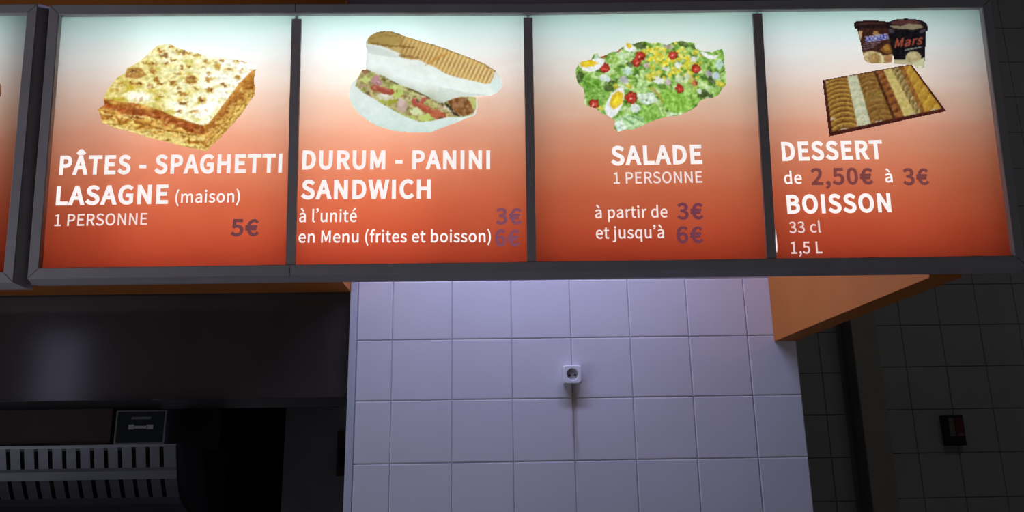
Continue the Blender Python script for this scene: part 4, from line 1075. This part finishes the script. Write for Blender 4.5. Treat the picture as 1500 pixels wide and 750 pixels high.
for k, c in enumerate(CENT):
    v1 = on_sign(c[0], c[1])[1] - 0.006
    (ua, va), (ub, vb_) = on_sign(c[0] - HALF[k], c[1] + 2, 0.006), on_sign(c[0] + HALF[k], c[1] + 2, 0.006)
    (uc, vc), (ud, vd) = on_sign(c[2] - HALF[k], c[3] + 1.0, 0.006), on_sign(c[2] + HALF[k], c[3] + 1.0, 0.006)
    bm = bmesh.new()
    top = [(uc, vc), (ud, vd), (ub, vb_), (ua, va)]
    f = [bm.verts.new((q[0], -0.007, q[1])) for q in top]
    h = [bm.verts.new((q[0], -0.0005, q[1])) for q in top]
    bm.faces.new(f)
    bm.faces.new(h)
    for i in range(4):
        bm.faces.new((f[i], f[(i + 1) % 4], h[(i + 1) % 4], h[i]))
    bm_obj('divider', bm, M_divider, menu)
    # unseen partition added in the box to darken the panels beside the divider
    um0, um1 = lerp_u(c, vb), lerp_u(c, vt)
    bm = bmesh.new()
    q = [(um0 - 0.004, 0.002, 0.0), (um0 + 0.004, 0.002, 0.0), (um1 + 0.004, 0.002, HP), (um1 - 0.004, 0.002, HP)]
    f = [bm.verts.new(x) for x in q]
    h = [bm.verts.new((x[0], 0.076, x[2])) for x in q]
    bm.faces.new(f)
    bm.faces.new(h)
    for i in range(4):
        bm.faces.new((f[i], f[(i + 1) % 4], h[(i + 1) % 4], h[i]))
    bm_obj('partition', bm, M_inside, menu)
# glowing sliver stands in for backlight leaking between third divider and dessert panel
sl = [on_sign(x, y, 0.0075) for x, y in ((1136.0, 335), (1137.4, 345), (1138.6, 360), (1138.4, 370), (1137.2, 368), (1136.0, 352))]
plate('light_leak_sliver', sl, 0.0075, M_letter, menu)['label'] = 'thin glowing sliver imitating a light leak beside the divider'

M_price1 = emit('printed_price_plum', (112, 66, 72))
M_price2 = emit('printed_price_mauve', (126, 74, 96))
M_price3 = emit('printed_price_purple', (112, 58, 74))
M_price4 = emit('printed_price_brown', (122, 66, 66))
BOLD, SEMI, REG = 58, 34, 16
P1, P2, P3, P4 = panels
lettering('heading_lettering', 'PÂTES - SPAGHETTI', 86.5, 254.6, 413, 251.6, 25.2, M_letter, P1, BOLD, -8)
lettering('heading_lettering', 'LASAGNE', 81.5, 299.6, 246, 297.2, 25.6, M_letter, P1, BOLD, -8)
lettering('lettering', '(maison)', 256.5, 297.0, 351, 296.0, 17.4, M_letter, P1, REG + 6)
lettering('lettering', '1 PERSONNE', 79.5, 331.0, 215.5, 328.8, 16.6, M_small, P1, REG)
lettering('price_lettering', '5€', 337.5, 345.0, 379.5, 344.6, 23.0, M_price1, P1, SEMI + 12)
lettering('heading_lettering', 'DURUM - PANINI', 442.5, 247.0, 718, 246.6, 25.4, M_letter, P2, BOLD, -8)
lettering('heading_lettering', 'SANDWICH', 440.5, 290.5, 631, 289.6, 25.6, M_letter, P2, BOLD, -8)
lettering('lettering', 'à l’unité', 438, 325.0, 522.5, 324.6, 17.2, M_letter, P2, REG + 4)
lettering('lettering', 'en Menu (frites et boisson)', 437, 355.2, 719, 354.4, 17.0, M_letter, P2, REG + 4)
lettering('price_lettering', '3€', 726, 328.2, 764.5, 328.0, 22.8, M_price2, P2, SEMI + 8)
lettering('price_lettering', '6€', 725, 359.8, 762, 359.6, 22.6, M_price2, P2, SEMI + 8)
lettering('heading_lettering', 'SALADE', 895, 240.8, 1029, 238.6, 25.4, M_letter, P3, BOLD, -8)
lettering('lettering', '1 PERSONNE', 899, 269.0, 1029, 267.2, 16.2, M_small, P3, REG + 2)
lettering('lettering', 'à partir de', 872, 319.6, 978, 318.2, 16.6, M_small, P3, REG + 4)
lettering('lettering', 'et jusqu’à', 873, 349.4, 973, 348.4, 16.6, M_small, P3, REG + 2)
lettering('price_lettering', '3€', 992, 320.8, 1031, 320.2, 22.4, M_price3, P3, SEMI + 10)
lettering('price_lettering', '6€', 991.5, 355.6, 1031, 355.0, 22.8, M_price3, P3, SEMI + 10)
lettering('heading_lettering', 'DESSERT', 1146, 234.6, 1294, 231.6, 25.2, M_letter, P4, BOLD, -8)
lettering('lettering', 'de', 1149, 269.2, 1175, 268.8, 17.2, M_letter, P4, REG + 8)
lettering('price_lettering', '2,50€', 1188.5, 270.2, 1280, 269.2, 22.6, M_price4, P4, SEMI + 10)
lettering('lettering', 'à', 1297, 266.8, 1308, 266.6, 16.6, M_letter, P4, REG + 8)
lettering('price_lettering', '3€', 1323.5, 270.4, 1362, 269.8, 22.6, M_price4, P4, SEMI + 10)
lettering('heading_lettering', 'BOISSON', 1153.5, 312.0, 1306, 309.4, 25.2, M_letter, P4, BOLD, -8)
lettering('lettering', '33 cl', 1156.5, 341.2, 1203, 340.2, 16.0, M_dimwhite, P4, REG + 4)
lettering('lettering', '1,5 L', 1159, 371.4, 1205, 370.8, 16.8, M_dimwhite, P4, REG + 4)
paint_lasagne(P1)
paint_sandwich(P2)
paint_salad(P3)
paint_tubs(P4)
paint_cakes(P4)

# ---- the neighbouring board on the left
tr, br = on_sign(44, 23.5), on_sign(10, 399.5)
op2 = [(br[0] - 0.47, br[1]), br, tr, (tr[0] - 0.47, tr[1])]
side = board('menu_board', op2, None, 'backlit orange menu board cut off by the left edge, next to the long one', None)
pn = plate('menu_panel', [(op2[0][0] - 0.012, vb), (br[0] + 0.012, vb), (tr[0] + 0.012, vt), (op2[3][0] - 0.012, vt)], 0.0, M_panel, side)
panel_light(side, op2[0][0] + 0.03, min(br[0], tr[0]) - 0.04, 0.0, HP, 0.85)
pp = Print(-120, 92, 3, 172)
pp.put(pp.emask(-58, 132, 61, 36), np.array((120, 70, 40.0)) + ((vnoise(pp.X, pp.Y, 9, 51) - 0.5) * 80)[..., None])
pp.put(pp.emask(-58, 126, 50, 26), np.array((206, 160, 88.0)) + ((vnoise(pp.X, pp.Y, 6, 52) - 0.5) * 90)[..., None])
pp.build('food_picture', pn)

# ------------------------------------------------------------------ socket on the tiled wall
M_white = mat('white_plastic', (0.80, 0.80, 0.82), rough=0.35, spec=0.5)
M_well = mat('grey_white_socket_well', (0.62, 0.61, 0.62), rough=0.4)
M_hole = mat('black_hole', (0.01, 0.01, 0.01), rough=0.8)
M_brass = mat('metal_pin', (0.6, 0.58, 0.55), rough=0.3, metal=1.0)
c = on_depth(838.5, 548.5, YW - 0.034)
sx, sz = float(c[0]), float(c[2])
yb = YW - 0.0062            # face of the tiles
root = empty('power_socket', (sx, yb, sz))
tag(root, 'white surface mounted power socket on the pale tiled wall', 'socket')
HS = 0.0305
box('back_box', -HS + 0.001, HS - 0.001, -0.020, 0.0, -HS + 0.001, HS - 0.001, M_white, root, bevel=0.003)
# face plate with a round opening
bm = bmesh.new()
N = 48
RW = 0.0185


def ring(y, r, sq=False):
    vs = []
    for k in range(N):
        a = 2 * math.pi * k / N
        ca, sa = math.cos(a), math.sin(a)
        if sq:
            e = 7.0
            f = (abs(ca) ** e + abs(sa) ** e) ** (-1 / e)
            vs.append(bm.verts.new((ca * f * r, y, sa * f * r)))
        else:
            vs.append(bm.verts.new((ca * r, y, sa * r)))
    return vs


def bridge(a, b):
    for k in range(N):
        bm.faces.new((a[k], a[(k + 1) % N], b[(k + 1) % N], b[k]))


r0, r1, r2, r3, r4 = ring(-0.020, HS, True), ring(-0.030, HS, True), ring(-0.033, HS - 0.003, True), ring(-0.033, RW + 0.002), ring(-0.0315, RW)
bridge(r0, r1); bridge(r1, r2); bridge(r2, r3); bridge(r3, r4)
bm.faces.new(r0)
bm_obj('face_plate', bm, M_white, root, smooth=False)
bm = bmesh.new()
a, b = ring(-0.0317, RW), ring(-0.0205, RW - 0.001)
bridge(a, b)
bm.faces.new(b)
bm_obj('socket_well', bm, M_well, root)
for dx in (-0.0095, 0.0095):
    bm = bmesh.new()
    bmesh.ops.create_cone(bm, cap_ends=True, segments=20, radius1=0.0034, radius2=0.0034, depth=0.002,
                          matrix=Matrix.Translation((dx, -0.0212, -0.002)) @ Matrix.Rotation(math.radians(90), 4, 'X'))
    bm_obj('contact_hole', bm, M_hole, root)
bm = bmesh.new()
bmesh.ops.create_cone(bm, cap_ends=True, segments=20, radius1=0.0026, radius2=0.0020, depth=0.014,
                      matrix=Matrix.Translation((0, -0.0265, 0.0095)) @ Matrix.Rotation(math.radians(90), 4, 'X'))
bm_obj('earth_pin', bm, M_brass, root)

# ------------------------------------------------------------------ switch box on the dark wall
M_blk = mat('black_plastic', (0.025, 0.025, 0.028), rough=0.5)
M_greyk = mat('worn_grey_rocker', (0.24, 0.215, 0.20), rough=0.5, vary=0.2, vary_scale=60)
M_redk = mat('dark_red_rocker', (0.20, 0.030, 0.035), rough=0.5, vary=0.25, vary_scale=50)
yw = YR - 0.0065
a, b = on_depth(1382.5, 608, yw - 0.04), on_depth(1417.5, 652.5, yw - 0.04)
w, h = float(b[0] - a[0]), float(a[2] - b[2])
root = empty('wall_switch', (float(a[0] + b[0]) / 2, yw, float(a[2] + b[2]) / 2))
tag(root, 'small dark switch box with grey and red halves on the dark tiled wall', 'switch')
box('back_box', -w / 2, w / 2, -0.036, 0.0, -h / 2, h / 2, M_blk, root, bevel=0.003)
box('grey_rocker', -w * 0.33, -w * 0.04, -0.044, -0.0362, -h * 0.20, h * 0.40, M_greyk, root, bevel=0.002)
box('red_rocker', w * 0.0, w * 0.42, -0.043, -0.0362, -h * 0.20, h * 0.42, M_redk, root, bevel=0.002)
box('label_strip', w * 0.12, w * 0.34, -0.0446, -0.0432, -h * 0.185, -h * 0.11, M_greyk, root)
box('lower_flap', -w * 0.42, w * 0.46, -0.040, -0.0362, -h * 0.47, -h * 0.30, M_hole, root, bevel=0.001)

# narrow plate on the kitchen wall, just showing past the corner profile
M_plate = mat('dark_brown_red_plate', (0.17, 0.09, 0.085), rough=0.5, vary=0.15, vary_scale=20)
yk = YK - 0.0005
a, b = on_depth(494, 632, yk - 0.02), on_depth(512, 697, yk - 0.02)
root = empty('switch_plate', (float(a[0] + b[0]) / 2, yk, float(a[2] + b[2]) / 2))
tag(root, 'narrow dark reddish plate on the kitchen wall, beside the tiled wall', 'wall plate')
w, h = float(b[0] - a[0]), float(a[2] - b[2])
box('base_plate', -w / 2, w / 2, -0.014, 0.0, -h / 2, h / 2, M_plate, root, bevel=0.003)
box('rocker', -w * 0.33, w * 0.3, -0.022, -0.0142, -h * 0.34, h * 0.1, M_blk, root, bevel=0.002)

# ------------------------------------------------------------------ extractor hood under the left bulkhead
M_hood = mat('dark_brushed_steel', (0.052, 0.042, 0.040), rough=0.12, metal=0.0, spec=0.5, vary=0.12, vary_scale=4, bump=0.004, bump_scale=120)
M_hoodlip = mat('black_hood_lip', (0.008, 0.008, 0.009), rough=0.6)
yh = YW + 0.015
zt, zb = float(on_depth(250, 428, yh)[2]), float(on_depth(250, 585.5, yh)[2])
hx0, hx1 = -2.9, xl - 0.006
root = empty('extractor_hood', ((hx0 + hx1) / 2, yh, zb))
tag(root, 'wide dark steel extractor hood under the orange bulkhead on the left', 'extractor hood')
hw = (hx1 - hx0) / 2
box('front_panel', -hw, hw, 0.0, 0.012, 0.0, zt - zb + 0.02, M_hood, root, bevel=0.002)
box('canopy', -hw, hw, 0.0125, 0.75, 0.02, zt - zb + 0.02, M_hoodlip, root, bevel=0.004)
z2 = float(on_depth(250, 599, yh + 0.02)[2])
box('underside_lip', -hw, hw, 0.02, 0.05, z2 - zb, 0.0195, M_hoodlip, root, bevel=0.004)  # black slab filling the dark gap under the front panel

# ------------------------------------------------------------------ oven with slotted steel cover, below the hood
M_steel = mat('brushed_steel', (0.075, 0.077, 0.084), rough=0.40, metal=0.6, vary=0.10, vary_scale=7, bump=0.02, bump_scale=80)
M_ovenblk = mat('black_oven_body', (0.007, 0.007, 0.007), rough=0.7, spec=0.2)
M_brown = mat('brown_red_oven_fascia', (0.030, 0.015, 0.012), rough=0.7, spec=0.2, vary=0.25, vary_scale=3)
M_screen = mat('dark_green_display', (0.004, 0.007, 0.007), rough=0.6, spec=0.1)
M_bezel = mat('grey_display_bezel', (0.020, 0.018, 0.020), rough=0.5)
M_mark = mat('pale_display_mark', (0.15, 0.142, 0.13), rough=0.5)
M_mark2 = mat('faint_display_mark', (0.02, 0.022, 0.022), rough=0.5)
YO = 2.50
p0 = on_depth(258, 651.5, YO)
ox, oz = float(p0[0]), float(p0[2])
xleft = float(on_depth(-150, 660, YO)[0])
root = empty('pizza_oven', (ox, YO, oz))
tag(root, 'dark oven with rounded slotted steel cover and small display under the hood', 'oven')
prof = [(0.000, 0.004), (0.000, -0.010), (0.004, -0.012)]
PZ = lambda py, dy: float(on_depth(130, py, YO + dy)[2]) - oz
rows = [(0.0, 0.003), (0.0, PZ(656, 0.0)), (0.018, PZ(686, 0.018)), (0.022, PZ(691, 0.022)), (0.029, PZ(703, 0.029)), (0.043, PZ(716, 0.043)), (0.061, PZ(730, 0.061)), (0.085, PZ(740, 0.085)), (0.12, PZ(748, 0.12)), (0.16, PZ(757, 0.16))]
slot_rows = {1, 4, 5}
pitch = (float(on_depth(236, 670, YO)[0]) - float(on_depth(11, 670, YO)[0])) / 11.0
xs0 = float(on_depth(236, 658, YO)[0]) - ox
sw = 0.0125
xs = [0.0]
k = 0
cells = []
x = 0.0
while True:
    b = xs0 - k * pitch + sw / 2
    a = b - sw
    if a + ox < xleft:
        break
    cells.append((b, x, False))
    cells.append((a, b, True))
    x = a
    k += 1
cells.append((xleft - ox, x, False))
bm = bmesh.new()
vc = {}


def vert(xx, r):
    key = (round(xx, 5), r)
    if key not in vc:
        vc[key] = bm.verts.new((xx, rows[r][0], rows[r][1]))
    return vc[key]


for a, b, slot in cells:
    for r in range(len(rows) - 1):
        if slot and r in slot_rows:
            continue
        bm.faces.new((vert(a, r), vert(b, r), vert(b, r + 1), vert(a, r + 1)))
ob = bm_obj('slotted_cover', bm, M_steel, root)
md = ob.modifiers.new('thickness', 'SOLIDIFY')
md.thickness = 0.0015
md.offset = -1.0
# end cap following the curve
bm = bmesh.new()
pr = [(y - 0.004, z + 0.001) for y, z in rows] + [(0.19, rows[-1][1]), (0.12, 0.003)]
f = [bm.verts.new((0.001, y, z)) for y, z in pr]
g = [bm.verts.new((0.014, y + 0.01, z)) for y, z in pr]
bm.faces.new(f)
bm.faces.new(list(reversed(g)))
for i in range(len(f)):
    j = (i + 1) % len(f)
    bm.faces.new((f[i], f[j], g[j], g[i]))
bm_obj('end_cap', bm, M_ovenblk, root)
box('oven_body', xleft - ox, -0.002, 0.20, 0.50, -0.55, -0.01, M_ovenblk, root)
a, b = on_depth(166, 598, YO + 0.03), on_depth(166, 652, YO + 0.03)
box('fascia', xleft - ox, float(a[0]) - ox, 0.03, 0.30, 0.0035, float(a[2]) - oz, M_brown, root, bevel=0.002)
a, b = on_depth(171, 601, YO), on_depth(241, 649, YO)
dx0, dx1, dz1 = float(a[0]) - ox, float(b[0]) - ox, float(a[2]) - oz
ds = box('display', dx0, dx1, 0.0, 0.03, 0.0035, dz1, M_bezel, root, bevel=0.002)
sc = box('screen', dx0 + 0.006, dx1 - 0.008, -0.0015, 0.001, 0.0075, dz1 - 0.005, M_screen, ds)


def mark(name, x0, y0, x1, y1, m):
    a, b = on_depth(x0, y0, YO - 0.002), on_depth(x1, y1, YO - 0.002)
    box(name, float(a[0]) - ox, float(b[0]) - ox, -0.0022, -0.0014, float(b[2]) - oz, float(a[2]) - oz, m, ds)


bm = bmesh.new()
for x0, y0, x1, y1 in ((188.5, 622, 196, 629), (196, 624, 216, 627.6), (215, 622, 224, 628.6)):
    a, b = on_depth(x0, y0, YO - 0.002), on_depth(x1, y1, YO - 0.002)
    add_box(bm, float(a[0]) - ox, float(b[0]) - ox, -0.0022, -0.0014, float(b[2]) - oz, float(a[2]) - oz)
bm_obj('display_symbol', bm, M_mark, ds)
mark('display_symbol', 193, 611, 221, 614, M_mark2)
